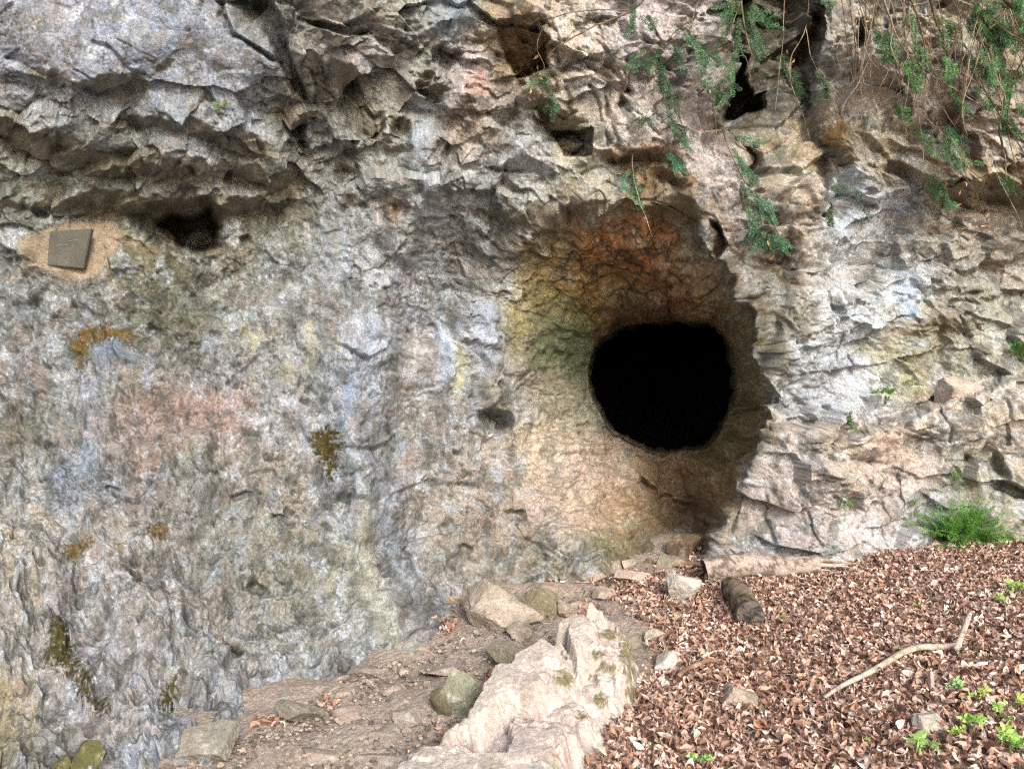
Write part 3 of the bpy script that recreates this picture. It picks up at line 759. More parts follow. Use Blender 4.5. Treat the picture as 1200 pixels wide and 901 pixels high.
# white, cream and ochre flutes left of the mouth
patch([(530,400),(540,395),(542,440),(537,466),(530,460)], rgb(208, 200, 140), .8, 3, .5)
patch([(508,385),(530,390),(528,440),(508,460)], rgb(178, 190, 208), .75, 6, .6)
patch([(552,360),(575,355),(582,400),(568,440),(555,440)], rgb(178, 184, 200), .7, 6, .6)
patch([(594,360),(612,355),(610,390),(600,425),(592,410)], rgb(150, 128, 62), .7, 5, .7, spk)
patch([(568,330),(590,330),(585,360),(570,355)], rgb(140, 122, 70), .5, 6, .7, spk)
patch([(595,455),(620,460),(628,500),(600,492)], rgb(160, 170, 182), .6, 8, .7)
patch([(485,395),(512,392),(508,440),(490,445)], rgb(200, 170, 165), .6, 8, .8, spk)
patch([(415,380),(435,350),(440,440),(420,480),(405,470)], rgb(172, 182, 200), .6, 10, .8)
patch([(400,450),(415,445),(412,480),(400,495)], rgb(130, 148, 180), .7, 5, .6)
patch([(425,545),(480,500),(492,560),(480,680),(455,650)], rgb(152, 164, 182), .55, 14, .8, spk2)
patch([(420,560),(432,600),(445,700),(480,770),(440,760),(415,680)], rgb(188, 180, 145), .55, 10, .8)
patch([(488,40),(496,0),(540,-20),(535,40),(528,60)], rgb(160, 175, 185), .4, 8, .8)
# tan tint of fresh breaks under the blocks
patch([(578,28),(628,26),(641,50),(640,82),(606,92),(590,62)], rgb(140, 108, 68), .8, 3, .4)
patch([(755,200),(808,196),(815,212),(780,220),(756,214)], rgb(152, 108, 62), .8, 4, .5)
patch([(695,178),(785,170),(785,178),(740,188),(696,186)], rgb(140, 105, 62), .7, 3, .5)
patch([(745,240),(790,230),(830,246),(800,268),(765,262)], rgb(138, 112, 74), .7, 4, .5)
patch([(455,236),(478,236),(476,252),(458,262),(450,250)], rgb(140, 98, 66), .85, 3, .4)
patch([(540,92),(566,80),(574,100),(560,112),(542,110)], rgb(196, 150, 132), .7, 4, .5)
patch([(960,148),(992,146),(992,182),(965,180)], rgb(150, 115, 72), .8, 3, .5)
patch([(843,262),(852,286),(846,300),(832,280),(832,262)], rgb(112, 84, 56), .8, 3, .5)
patch([(1010,520),(1040,510),(1055,560),(1045,620),(1005,600)], rgb(196, 150, 122), .5, 12, 1, spk2)
patch([(1060,520),(1090,530),(1095,590),(1065,580)], rgb(195, 148, 122), .5, 12, 1, spk2)
patch([(560,600),(660,560),(700,610),(690,640),(600,640)], rgb(192, 142, 112), .4, 14, 1, spk2)
patch([(742,532),(830,530),(838,560),(830,650),(770,655),(750,600)], rgb(128, 108, 84), .55, 12, .8)
# algae, moss stain
patch([(700,650),(740,610),(775,620),(740,655)], rgb(84, 88, 62), .6, 8, 1, spk)
patch([(1085,380),(1150,375),(1165,420),(1095,440)], rgb(120, 106, 50), .6, 12, 1, spk2)
patch([(955,498),(975,495),(975,525),(965,540)], rgb(118, 110, 56), .8, 5, .7, spk)
patch([(1060,425),(1085,422),(1090,460),(1065,455)], rgb(185, 168, 118), .6, 6, .8)
patch([(735,215),(750,225),(745,242),(728,232)], rgb(150, 135, 60), .7, 4, .6, spk)
patch([(655,200),(668,190),(675,225),(660,235)], rgb(110, 100, 55), .6, 5, .6, spk)
patch([(510,600),(660,600),(700,650),(640,668),(520,672)], rgb(92, 90, 66), .55, 10, 1, sstep(.05, .3, q3 + q2 * .7))
patch([(270,620),(340,600),(370,680),(330,760),(280,770)], rgb(80, 82, 68), .75, 14, 1.2, sstep(.0, .35, q3 + q2 * .6))
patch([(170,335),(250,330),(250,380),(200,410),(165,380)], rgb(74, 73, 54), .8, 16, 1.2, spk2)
patch([(0,320),(60,325),(60,380),(0,400)], rgb(84, 88, 80), .6, 16, 1.2, spk2)
patch([(0,480),(60,470),(70,520),(30,545),(0,540)], rgb(88, 86, 68), .7, 12, 1.2, spk2)
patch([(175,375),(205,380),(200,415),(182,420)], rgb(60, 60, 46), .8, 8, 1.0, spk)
patch([(560,470),(600,470),(600,500),(565,505)], rgb(100, 96, 70), .6, 8, .8, spk)
patch([(10,425),(35,420),(32,450),(8,455)], rgb(92, 95, 102), .7, 5, .8, spk)
# blue-white streaks right of the mouth
patch([(1055,320),(1072,325),(1076,365),(1062,372)], rgb(178, 194, 215), .8, 6, .7)
patch([(1035,215),(1060,225),(1055,250),(1030,245)], rgb(185, 196, 215), .7, 8, .8)
patch([(985,360),(1010,360),(1015,480),(985,470)], rgb(176, 188, 206), .5, 14, 1, spk2)
patch([(940,440),(965,430),(975,490),(945,500)], rgb(180, 188, 200), .5, 10, 1, spk2)
patch([(480,120),(505,130),(500,190),(480,200)], rgb(165, 178, 200), .5, 8, .8)
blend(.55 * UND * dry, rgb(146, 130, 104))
C = np.clip(C, 0.04, 0.92)
C = C * (1 - .07 * np.exp(-((U - 150) / 260) ** 2) * sstep(280, 420, V) + .05 * sstep(880, 980, U) + .07 * upc)[..., None]  # light falloff along the face painted in: lower left dimmer, right side brighter
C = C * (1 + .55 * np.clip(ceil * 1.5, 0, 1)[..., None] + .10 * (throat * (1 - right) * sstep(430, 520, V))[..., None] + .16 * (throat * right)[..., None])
C = .58 + (C - .58) * 1.16
C = np.clip(C, 0.05, 0.92)
gr = C.mean(-1, keepdims=True); C = gr + (C - gr) * (0.80 + .06 * throat[..., None])
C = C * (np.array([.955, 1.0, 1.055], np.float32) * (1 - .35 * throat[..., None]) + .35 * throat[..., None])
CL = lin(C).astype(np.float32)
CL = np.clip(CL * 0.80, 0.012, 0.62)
# inside the chamber: dark rock, the hole's darkness painted in as a fade to near black
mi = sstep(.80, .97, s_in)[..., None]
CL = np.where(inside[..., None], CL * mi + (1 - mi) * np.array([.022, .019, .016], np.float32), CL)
print('cliff colour', round(time.time() - T0, 1))

# ------------------------------------------------------------------ the cliff: cut into its parts
gz = ground_z(P[..., 0], np.minimum(P[..., 1], 8))
idx = np.arange(NV * NU).reshape(NV, NU)
quads = np.stack([idx[:-1, :-1], idx[1:, :-1], idx[1:, 1:], idx[:-1, 1:]], -1).reshape(-1, 4)
Pv = P.reshape(-1, 3)
buried = (Pv[:, 2] < gz.ravel() - 0.18) & ~inside.ravel()
quads = quads[~buried[quads].all(1)]
qu = U.ravel()[quads].mean(1); qv = V.ravel()[quads].mean(1)
qi = quads[:, 0]
region = np.zeros(len(quads), np.int32)
region[(qv < np.interp(qu, [-2000, 0, 200, 380, 480, 560], [236, 236, 224, 215, 120, -100])) & (qu < 560)] = 1   # overhang
region[(qu > 905) & (qv > np.interp(qu, [880, 930, 962, 1010, 1080, 1150, 1200, 1260, 1500], [470, 500, 522, 503, 482, 458, 442, 430, 420]))] = 2   # bench
region[(qu > 905) & (region != 2)] = 3
region[(rho.ravel()[qi] < 1.0)] = 4
region[inside.ravel()[qi]] = 5
block_host = [1, 0, 0, 3, 0, 3, 0]
blocks = [[(338,60),(352,24),(404,40),(440,44),(465,70),(460,92),(428,98),(396,113),(362,124),(345,110)],
          [(594,146),(620,144),(640,170),(656,202),(630,206),(590,202),(568,196)],
          [(652,160),(672,156),(682,168),(672,178),(655,175)],
          [(960,148),(990,143),(997,170),(990,186),(966,180)],
          [(560,-28),(640,-28),(640,18),(578,24),(550,0)],
          [(990,60),(1040,55),(1052,100),(1050,112),(1000,112)],
          [(655,85),(690,80),(727,92),(733,118),(722,172),(700,172),(690,145),(668,130)]]
for i, b in enumerate(blocks):
    region[poly_sd(qu, qv, b) < 0] = 10 + i
cliff = empty('cliff', (0.0, 5.5, 0.0), label='pale grey and pink limestone cliff with a round cave mouth', cat='cliff', kind='structure')
def sub_mesh(sel, name, mat, parent, offset=None):
    q = quads[sel]
    used, inv = np.unique(q, return_inverse=True)
    v = Pv[used] if offset is None else offset[used]
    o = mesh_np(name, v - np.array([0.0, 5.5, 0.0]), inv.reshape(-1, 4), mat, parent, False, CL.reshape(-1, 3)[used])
    return o
parts_ = {}
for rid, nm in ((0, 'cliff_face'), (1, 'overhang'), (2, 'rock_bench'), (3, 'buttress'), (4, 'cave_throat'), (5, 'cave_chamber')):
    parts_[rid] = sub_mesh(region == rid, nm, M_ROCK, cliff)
for i in range(len(blocks)):
    sub_mesh(region == 10 + i, 'rock_block', M_ROCK, parts_[block_host[i]])

def wall_Y(u, v):
    """depth of the finished face seen at a pixel"""
    i = min(max(np.searchsorted(us, u), 0), NU - 1); j = min(max(np.searchsorted(vs, v), 0), NV - 1)
    return float(P[j, i, 1])
def wall_pt(u, v, off=0.0):
    y = wall_Y(u, v) - off
    p = ray(np.float64(u), np.float64(v), y)
    return Vector(p)
print('cliff mesh', round(time.time() - T0, 1))

# ------------------------------------------------------------------ ground sheet
def graded_m(a, b, A, B, st):
    core = list(np.arange(a, b, st)); lo = []; x = a; s = st
    while x > A: s *= 1.25; x -= s; lo.append(x)
    hi = []; x = core[-1]; s = st
    while x < B: s *= 1.25; x += s; hi.append(x)
    return np.array(lo[::-1] + core + hi)
gx = graded_m(-2.2, 4.6, -150, 150, 0.013); gy = graded_m(2.5, 6.3, -150, 150, 0.011)
GX, GYY = np.meshgrid(gx, gy)
GZ = ground_z(GX, GYY)
near = (np.abs(GX) < 8) & (GYY > 0) & (GYY < 8)
# photograph pixel of each ground point, for where leaves begin and the path runs
with np.errstate(divide='ignore', invalid='ignore'):
    gpu = np.where(GYY > 0.5, 600 + GX / GYY * F, -9999); gpv = np.where(GYY > 0.5, 450.5 - (GZ - 1.6) / GYY * F, 9999)
LEAF_POLY = [(640,1400),(680,930),(700,880),(745,800),(768,770),(772,748),(735,718),(700,694),(740,676),(800,668),(840,640),(1000,630),(1300,600),(3000,560),(3000,1400)]
lsd = poly_sd(gpu, gpv, LEAF_POLY)
leafy = 1 - sstep(-14, 10, lsd + 14 * fbm2(GX * 3, GYY * 3, 611, 3))
bump = 0.012 * fbm2(GX * 6, GYY * 6, 621, 4, .6) + 0.012 * np.clip(fbm2(GX * 14, GYY * 14, 631, 3) - .1, 0, 1)
fg, eg = facets(GX * 9 + .3 * fbm2(GX * 5, GYY * 5, 3, 2), GYY * 9, 641, .8)
cg = chisel(GX * 3.4, GYY * 4.2, 647, 1.2, .7)
bump += (1 - leafy) * (0.018 * fg * sstep(0, .3, fbm2(GX * 2, GYY * 2, 645, 2)) + .05 * (cg - cg.mean()) + 0.012 * fbm2(GX * 40, GYY * 40, 649, 2) * .6)
GZ = GZ + np.where(near, bump, 0)
t1 = fbm2(GX * 1.6, GYY * 1.6, 651, 4, .6); t2 = fbm2(GX * 8, GYY * 8, 661, 4, .65); t3 = fbm2(GX * 30, GYY * 30, 671, 3, .7)
CG = np.ones(GX.shape + (3,), np.float32) * rgb(164, 152, 142)
def gb(m, c):
    global CG
    CG = CG * (1 - m[..., None]) + m[..., None] * c
gb(.7 * sstep(-.1, .4, t1 + .4 * t2), rgb(138, 127, 117))
gb(.5 * sstep(.05, .45, t2), rgb(176, 164, 152))
gb(.4 * sstep(.1, .5, t3 + .3 * t2), rgb(106, 94, 84))
gb(.35 * sstep(.15, .5, fbm2(GX * 5 + 4, GYY * 5, 681, 3)), rgb(128, 128, 100))
gb(leafy, rgb(160, 132, 114))
CG = CG * (1 + .2 * t3 + .12 * t2)[..., None]
CGL = np.clip(lin(np.clip(CG, .03, .9)) * .88, .01, .6)
gi = np.arange(GX.size).reshape(GX.shape)
gq = np.stack([gi[:-1, :-1], gi[:-1, 1:], gi[1:, 1:], gi[1:, :-1]], -1).reshape(-1, 4)
M_SOIL = rock_material('trodden_soil', bump=0.6, var=0.35, rough=0.95, spec=0.15)
ground = mesh_np('ground', np.stack([GX, GYY, GZ], -1).reshape(-1, 3), gq, M_SOIL, None, False, CGL.reshape(-1, 3))
tag(ground, 'trodden grey soil path and leafy slope at the foot of the cliff', 'ground', kind='structure')
print('ground', round(time.time() - T0, 1))
#__MORE__
# ------------------------------------------------------------------ builders for loose things
class MB:
    """collects pieces of one mesh"""
    def __init__(s): s.v = []; s.q = []; s.t = []; s.c = []; s.n = 0
    def add(s, v, quads=None, tris=None, c=(1, 1, 1)):
        v = np.asarray(v, np.float32)
        if quads is not None and len(quads): s.q.append(np.asarray(quads, np.int32) + s.n)
        if tris is not None and len(tris): s.t.append(np.asarray(tris, np.int32) + s.n)
        c = np.asarray(c, np.float32)
        s.c.append(np.broadcast_to(c, (len(v), 3)).copy() if c.ndim == 1 else c)
        s.v.append(v); s.n += len(v)
    def build(s, name, mat, parent=None, smooth=False, origin=(0, 0, 0)):
        f = []
        if s.q: f.append(np.concatenate(s.q))
        if s.t: f.append(np.concatenate(s.t))
        return mesh_np(name, np.concatenate(s.v) - np.asarray(origin, np.float32), f, mat, parent, smooth, np.concatenate(s.c))

def smooth_path(pts, n):
    """Catmull-Rom through 3-D points"""
    P_ = [np.asarray(p, float) for p in pts]
    P_ = [2 * P_[0] - P_[1]] + P_ + [2 * P_[-1] - P_[-2]]
    out = []
    for i in range(1, len(P_) - 2):
        p0, p1, p2, p3 = P_[i - 1:i + 3]
        for k in range(n):
            t = k / n
            out.append(0.5 * ((2 * p1) + (-p0 + p2) * t + (2 * p0 - 5 * p1 + 4 * p2 - p3) * t * t + (-p0 + 3 * p1 - 3 * p2 + p3) * t ** 3))
    out.append(P_[-2])
    return np.array(out)

def tube(path, rad, sides=6, caps=True):
    path = np.asarray(path, float); n = len(path)
    rad = np.broadcast_to(np.asarray(rad, float), (n,))
    tg = np.gradient(path, axis=0); tg /= np.linalg.norm(tg, axis=1, keepdims=True) + 1e-9
    up = np.array([0.0, 0.3, 1.0]) if abs(tg[0][2]) < 0.8 else np.array([1.0, 0.2, 0.0])
    a = np.cross(tg, up); a /= np.linalg.norm(a, axis=1, keepdims=True) + 1e-9
    b = np.cross(tg, a)
    an = np.linspace(0, 2 * np.pi, sides, endpoint=False)
    v = path[:, None] + rad[:, None, None] * (np.cos(an)[None, :, None] * a[:, None] + np.sin(an)[None, :, None] * b[:, None])
    v = v.reshape(-1, 3)
    i = np.arange(n - 1)[:, None] * sides; j = np.arange(sides)[None]; j2 = (j + 1) % sides
    q = np.stack([i + j, i + j2, i + sides + j2, i + sides + j], -1).reshape(-1, 4)
    t = []
    if caps:
        v = np.vstack([v, path[0], path[-1]]); c0, c1_ = len(v) - 2, len(v) - 1
        t = [(c0, (k + 1) % sides, k) for k in range(sides)] + [(c1_, (n - 1) * sides + k, (n - 1) * sides + (k + 1) % sides) for k in range(sides)]
    return v, q, np.array(t, np.int32).reshape(-1, 3)

_ico = {}
def ico(sub):
    if sub not in _ico:
        bm = bmesh.new(); bmesh.ops.create_icosphere(bm, subdivisions=sub, radius=1)
        v = np.array([x.co[:] for x in bm.verts], np.float64); f = np.array([[x.index for x in q.verts] for q in bm.faces], np.int32)
        bm.free(); _ico[sub] = (v / np.linalg.norm(v, axis=1, keepdims=True), f)
    return _ico[sub]

def stone_shape(seed, dims, sub=4, planes=16, rough=0.10):
    r = np.random.default_rng(seed)
    d, f = ico(sub)
    n = r.standard_normal((planes, 3)); n /= np.linalg.norm(n, axis=1, keepdims=True)
    h = r.uniform(0.42, 0.85, planes)
    dot = d @ n.T
    rad = np.min(np.where(dot > 0.05, h / np.maximum(dot, 0.05), 1.3), axis=1)
    rad = np.minimum(rad, 1.15)
    v = d * rad[:, None] * np.asarray(dims) / 2
    sc_ = 1.0 / max(dims)
    v = v / (np.ptp(v, axis=0) / np.asarray(dims)); nz = fbm3((v * 9 * (0.4 + .12 * sc_) + seed * 3.3).astype(np.float32), seed, 4, .6)
    v = v + d * (nz * rough * np.min(dims))[:, None]
    v = v + d * (np.abs(fbm3((v * 26 + seed).astype(np.float32), seed + 31, 3, .6)) * -.07 * np.min(dims))[:, None]
    return v, f

def stone_colors(v, base, seed, moss=0.0):
    p = np.asarray(v, np.float32) + seed
    a = fbm3(p * 9, seed + 1, 4, .6); b = fbm3(p * 30, seed + 5, 3, .7); g = fbm3(p * 5 + 7, seed + 9, 3, .6)
    c = np.ones((len(v), 3), np.float32) * rgb(*base)
    def mx(m, k):
        nonlocal c
        c = c * (1 - m[:, None]) + m[:, None] * k
    mx(.5 * sstep(.05, .4, a + .4 * b), rgb(196, 190, 182))
    mx(.5 * sstep(.05, .4, g + .3 * b), rgb(118, 110, 98))
    if moss: mx(moss * sstep(-.1, .3, g + .5 * b - .05), rgb(86, 88, 48))
    c = c * (1 + .22 * b + .1 * a)[:, None]
    return np.clip(lin(np.clip(c, .04, .9)) * .8, .01, .6)

def gpt_h(u, v, h):
    u, v = np.float64(u), np.float64(v); y = 4.5
    for _ in range(12):
        z = float(ground_z((u - 600) / F * y, y)) + h; y = .3 * y + .7 * (CAM[2] - z) * F / (v - 450.5)
    return ray(u, v, y)

def stone(u, v, w_px, h_px, base, seed, label, depth=0.8, rotz=0, tilt=(0, 0), sub=4, moss=0, group=None, name='stone', at=None, bury=0.3, planes=16, cat='stone'):
    """a loose stone whose foot shows at pixel (u, v)"""
    p = gpt(u, v) if at is None else Vector(at)
    k = p.y / F
    dims = (w_px * k, w_px * k * depth, h_px * k * (1 + bury))
    vv_, f = stone_shape(seed, dims, sub, planes)
    R_ = np.array(Matrix.Rotation(math.radians(rotz), 3, 'Z') @ Matrix.Rotation(math.radians(tilt[0]), 3, 'X') @ Matrix.Rotation(math.radians(tilt[1]), 3, 'Y'))
    vv_ = vv_ @ R_.T
    zmin = vv_[:, 2].min(); hgt = np.ptp(vv_[:, 2])
    vv_[:, 2] += -zmin - hgt * bury / (1 + bury)
    o = mesh_np(name, vv_, f, M_STONE, None, False, stone_colors(vv_, base, seed, moss), loc=(p.x, p.y + dims[1] * 0.25, p.z))
    return tag(o, label, cat, group)

# ------------------------------------------------------------------ moss patches and slab on the wall
CLf = CL.reshape(-1, 3)
NnF = Nn.reshape(-1, 3)
def wall_patch(name, poly, color, color2, lift, mat, parent=None, rag=10, seed=5):
    sdq = lambda u_, v_, i_: poly_sd(u_ + 1.0 * rag * (wx.ravel()[i_] + .8 * q3.ravel()[i_]), v_ + rag * (wy.ravel()[i_] + .8 * q5.ravel()[i_]), poly)
    sel = sdq(qu, qv, qi) < 4
    sel &= (region < 5)
    if mat is M_MOSS: sel &= (q3.ravel()[qi] + .7 * q5.ravel()[qi] > -.62)
    q = quads[sel]
    used, inv = np.unique(q, return_inverse=True)
    inv = inv.reshape(-1, 4)
    # rim vertices stay sunk, the middle stands proud
    cnt = np.bincount(inv.ravel(), minlength=len(used))
    edge_ = (cnt < 4).astype(np.float32)
    nz = .6 + .8 * fbm3((Pv[used] * 40).astype(np.float32), seed, 3, .6)
    h = np.where(edge_ > 0, -0.004, lift * np.clip(nz, .15, 1.6))
    v = Pv[used] + NnF[used] * h[:, None]
    m = np.clip(.5 + 1.2 * q3.ravel()[used] + .6 * q5.ravel()[used], 0, 1)[:, None]
    c = rgb(*color) * m + rgb(*color2) * (1 - m)
    cen = v.mean(0)
    c = np.clip(lin(c) * (.55 if mat is M_MOSS else .75), .01, .6)
    if mat is M_MOSS:      # thins out over the bare rock at its edge
        t_ = (1 - sstep(-6, 3, sdq(U.ravel()[used], V.ravel()[used], used) + 14 * q5.ravel()[used] + 10 * q3.ravel()[used]))[:, None]
        c = CLf[used] * (1 - t_) + c * t_
    o = mesh_np(name, v - cen, inv, mat, parent, False, c, loc=tuple(cen))
    return o
mosses = [
 ([(366,508),(378,498),(394,500),(400,515),(396,540),(398,560),(390,566),(378,548),(366,530)], (124, 112, 70), (86, 80, 46), 'olive brown moss cushion hanging in the middle of the grey wall'),
 ([(56,732),(68,724),(84,752),(100,790),(115,815),(130,842),(120,846),(100,820),(75,780),(52,768)], (112, 106, 72), (84, 80, 50), 'long slanting streak of olive moss low on the left wall'),
 ([(196,800),(212,796),(210,815),(202,836),(186,834),(188,820)], (114, 110, 62), (86, 86, 46), 'small green moss streak low on the wall beside a pale bulge'),
 ([(84,404),(96,390),(118,383),(142,385),(160,398),(158,412),(140,400),(118,398),(104,412),(92,428)], (150, 126, 80), (122, 102, 64), 'ochre moss arc over a blue grey scar'),
 ([(76,650),(92,640),(108,642),(104,656),(88,668),(78,670)], (152, 130, 88), (128, 108, 72), 'ochre crust of moss on the pale lower left wall'),
 ([(168,613),(196,608),(194,622),(178,630)], (146, 124, 84), (122, 104, 70), 'small ochre moss spot on the wall to the right of the larger ochre crust'),
]
for i, (poly, a_, b_, lab) in enumerate(mosses):
    o = wall_patch('moss_patch', poly, a_, b_, 0.008, M_MOSS, seed=40 + i)
    tag(o, lab, 'moss')

# grey slab with its bed of mortar
def wall_frame(u, v, r=22):
    s = window(u - r, u + r, v - r, v + r)
    pts = PS[s].reshape(-1, 3)
    c = pts.mean(0); _, _, vt = np.linalg.svd(pts - c); n = vt[2]
    if n @ (CAM - c) < 0: n = -n
    return c, n, (P[s].reshape(-1, 3) - c) @ n
pc, pn_, dev = wall_frame(81, 292)
plaque = empty('wall_slab', tuple(pc), label='square dark grey stone slab set in tan mortar on the left wall', cat='slab')
M_SLAB = rock_material('slate', bump=0.25, var=0.25, rough=0.7)
ex = np.cross([0, 0, 1.0], pn_); ex /= np.linalg.norm(ex); ez = np.cross(pn_, ex)
if ex[0] < 0: ex, ez = -ex, ez
ez = ez if ez[2] > 0 else -ez
k = pc[1] / F
corners = [(58, 271), (107, 268), (98, 315), (55, 311)]
bm = bmesh.new()
off = float(np.percentile(dev, 98)) + 0.016
def onplane(u, v, h):
    d = ray(np.float64(u), np.float64(v), 1.0) - CAM
    t = ((pc + pn_ * h - CAM) @ pn_) / (d @ pn_)
    return CAM + d * t
front = [bm.verts.new(onplane(u, v, off) - pc) for u, v in corners]
back = [bm.verts.new(onplane(u, v, off) - pn_ * 0.05 - pc) for u, v in corners]
bm.faces.new(front); bm.faces.new(back[::-1])
for i in range(4): bm.faces.new([front[i], back[i], back[(i + 1) % 4], front[(i + 1) % 4]])
bmesh.ops.recalc_face_normals(bm, faces=bm.faces)
bmesh.ops.bevel(bm, geom=list(bm.edges), offset=0.005, segments=2, affect='EDGES')
bmesh.ops.subdivide_edges(bm, edges=list(bm.edges), cuts=5, use_grid_fill=True)
for x in bm.verts:
    x.co += Vector(pn_) * 0.004 * float(fbm3(np.array([x.co[:]], np.float32) * 14, 77, 3)[0])
me = bpy.data.meshes.new('slab_face'); bm.to_mesh(me); bm.free()
ca = me.color_attributes.new('tint', 'FLOAT_COLOR', 'POINT')
for i, x in enumerate(me.vertices):
    n_ = float(fbm3(np.array([x.co[:]], np.float32) * 11, 78, 3)[0])
    ca.data[i].color = (*(lin(rgb(96, 96, 88) * (1 + .3 * n_)) * .8), 1)
me.materials.append(M_SLAB)
o = bpy.data.objects.new('slab_face', me); col.objects.link(o); o.parent = plaque
# faint pale scratches on the slab
mb = MB()
for a_, b_ in (((84, 291), (89, 287)), ((86, 285), (90, 282)), ((80, 283), (92, 281)), ((66, 288), (80, 287)), ((92, 296), (99, 296)), ((73, 303), (78, 300))):
    p0, p1 = onplane(*a_, off + .0035) - pc, onplane(*b_, off + .0035) - pc
    mid = (p0 + p1) / 2 + ex * rng.normal(0, .002)
    tv, tq, tt = tube(smooth_path([p0, mid, p1], 4), .0011, 5)
    mb.add(tv, tq, tt, lin(rgb(150, 148, 132)))
mb.build('scratch_marks', M_SLAB, plaque)
mo = wall_patch('mortar_bed', [(30, 278), (52, 263), (100, 258), (130, 262), (136, 292), (128, 316), (100, 325), (62, 322), (36, 314)], (170, 156, 138), (150, 138, 120), 0.006, M_STONE, None, 13, 61)
mo.parent = plaque; mo.matrix_parent_inverse = plaque.matrix_world.inverted()
mo.location = Vector(mo.location) - Vector(pc); mo.matrix_parent_inverse = Matrix.Identity(4)

# ------------------------------------------------------------------ the long boulder on the path
L_edge = [(676, 714, .22), (655, 738, .22), (622, 758, .22), (574, 780, .22), (548, 816, .20), (536, 834, .17), (512, 852, .14), (466, 892, .10), (428, 930, .08), (390, 1000, .06)]
R_edge = [(690, 720, .16), (712, 730, .13), (732, 745, .08), (745, 767, .03), (752, 790, 0), (752, 807, 0), (739, 840, 0), (722, 858, 0), (702, 882, 0), (690, 902, 0), (665, 960, 0), (640, 1010, 0)]
Lw = np.array([gpt_h(*e)[:2] for e in L_edge]); Rw = np.array([gpt_h(*e)[:2] for e in R_edge])
foot = [tuple(p) for p in Lw] + [tuple(p) for p in Rw[::-1]]
bx0, by0 = np.min(foot, 0) - .12; bx1, by1 = np.max(foot, 0) + .12
nx = 330; ny = 380
BX, BY = np.meshgrid(np.linspace(bx0, bx1, nx), np.linspace(by0, by1, ny))
w1 = fbm2(BX * 6, BY * 6, 701, 4, .55); w2 = fbm2(BX * 6, BY * 6, 711, 4, .55)
sd = -poly_sd(BX + .05 * w1, BY + .05 * w2, foot)
dl = seg_dist(BX, BY, Lw); dr = seg_dist(BX, BY, Rw[3:])
crest = np.interp(BY, [2.7, 3.1, 3.5, 3.9, 4.3], [.13, .15, .22, .28, .28])
H = crest * (0.30 + 0.70 * np.clip(dr / (dl + dr + 1e-6) * 1.25, 0, 1))
H = H * sstep(-0.0, 0.085, sd)
cc1 = chisel(BX * 3.4 + .15 * w1, BY * 3.4 + .15 * w2, 721, 1.7, .6); cc2 = chisel(BX * 14, BY * 14, 731, 1.5, .7); ff, ee = facets(BX * 7 + .4 * w1, BY * 7 + BX * 2, 741, .9)
b1 = fbm2(BX * 18, BY * 18, 751, 4, .65)
H = H + sstep(.0, .08, sd) * (0.15 * (cc1 - cc1.mean()) + 0.030 * (cc2 - cc2.mean()) + 0.04 * ff + 0.010 * b1 + 0.012 * w1 + .012 * facets(BX * 22, BY * 22 + BX * 6, 745, 1.2)[0])
H = np.minimum(blur(H, 2), crest * 1.12 + .015 * w2)
H = np.where(sd < 0, np.maximum(-0.25, sd * 1.5 - .03), H)
BZ = ground_z(BX, BY) + H
c = np.ones(BX.shape + (3,), np.float32) * rgb(184, 174, 166)
def bb(m, k):
    global c
    c = c * (1 - m[..., None]) + m[..., None] * k
s1 = fbm2(BX * 3, BY * 3, 761, 4, .6); s2 = fbm2(BX * 10, BY * 10, 771, 4, .65); s3 = fbm2(BX * 40, BY * 40, 781, 3, .7)
bb(.6 * sstep(-.05, .3, s2 + .4 * s3), rgb(206, 200, 192)); bb(.5 * sstep(.05, .35, s1 + .3 * s3), rgb(190, 168, 160)); bb(.55 * sstep(.08, .4, fbm2(BX * 7, BY * 7, 785, 4)), rgb(150, 140, 126))
bb(.4 * sstep(-.02, .08, .12 - dl) * sstep(-.3, .3, s2), rgb(140, 142, 118))
# moss dots near the far end
BPU = 600 + BX / BY * F; BPV = 450.5 - (BZ - 1.6) / BY * F
mossm = np.zeros(BX.shape)
for (mu, mv, a_, b_) in ((712, 783, 14, 7), (735, 765, 9, 18), (738, 790, 8, 14), (660, 795, 13, 10), (700, 768, 10, 5), (704, 820, 9, 10), (698, 795, 7, 6), (683, 840, 6, 6), (742, 812, 8, 10), (714, 745, 16, 6)):
    mossm = np.maximum(mossm, 1 - sstep(.6, 1.1, np.hypot((BPU - mu + 14 * s3 + 8 * s2) / a_, (BPV - mv + 12 * s2) / b_)))
bb(.85 * mossm * sstep(-.3, .1, s3 + .1), rgb(104, 98, 68))
c = c * (1 + .18 * s3 + .10 * s2)[..., None]
BZ = BZ + mossm * .006
bi = np.arange(BX.size).reshape(BX.shape)
bq = np.stack([bi[:-1, :-1], bi[:-1, 1:], bi[1:, 1:], bi[1:, :-1]], -1).reshape(-1, 4)
bq = bq[(sd.ravel()[bq] > -0.1).any(1)]
bo = np.array([0.2, 3.6, 0.1])
boulder = mesh_np('boulder', np.stack([BX, BY, BZ], -1).reshape(-1, 3) - bo, bq, M_STONE, None, False, np.clip(lin(np.clip(c, .04, .92)) * .92, .01, .66).reshape(-1, 3), loc=tuple(bo))
tag(boulder, 'long pinkish white boulder with moss spots lying between path and leaves', 'boulder')
print('boulder', round(time.time() - T0, 1))

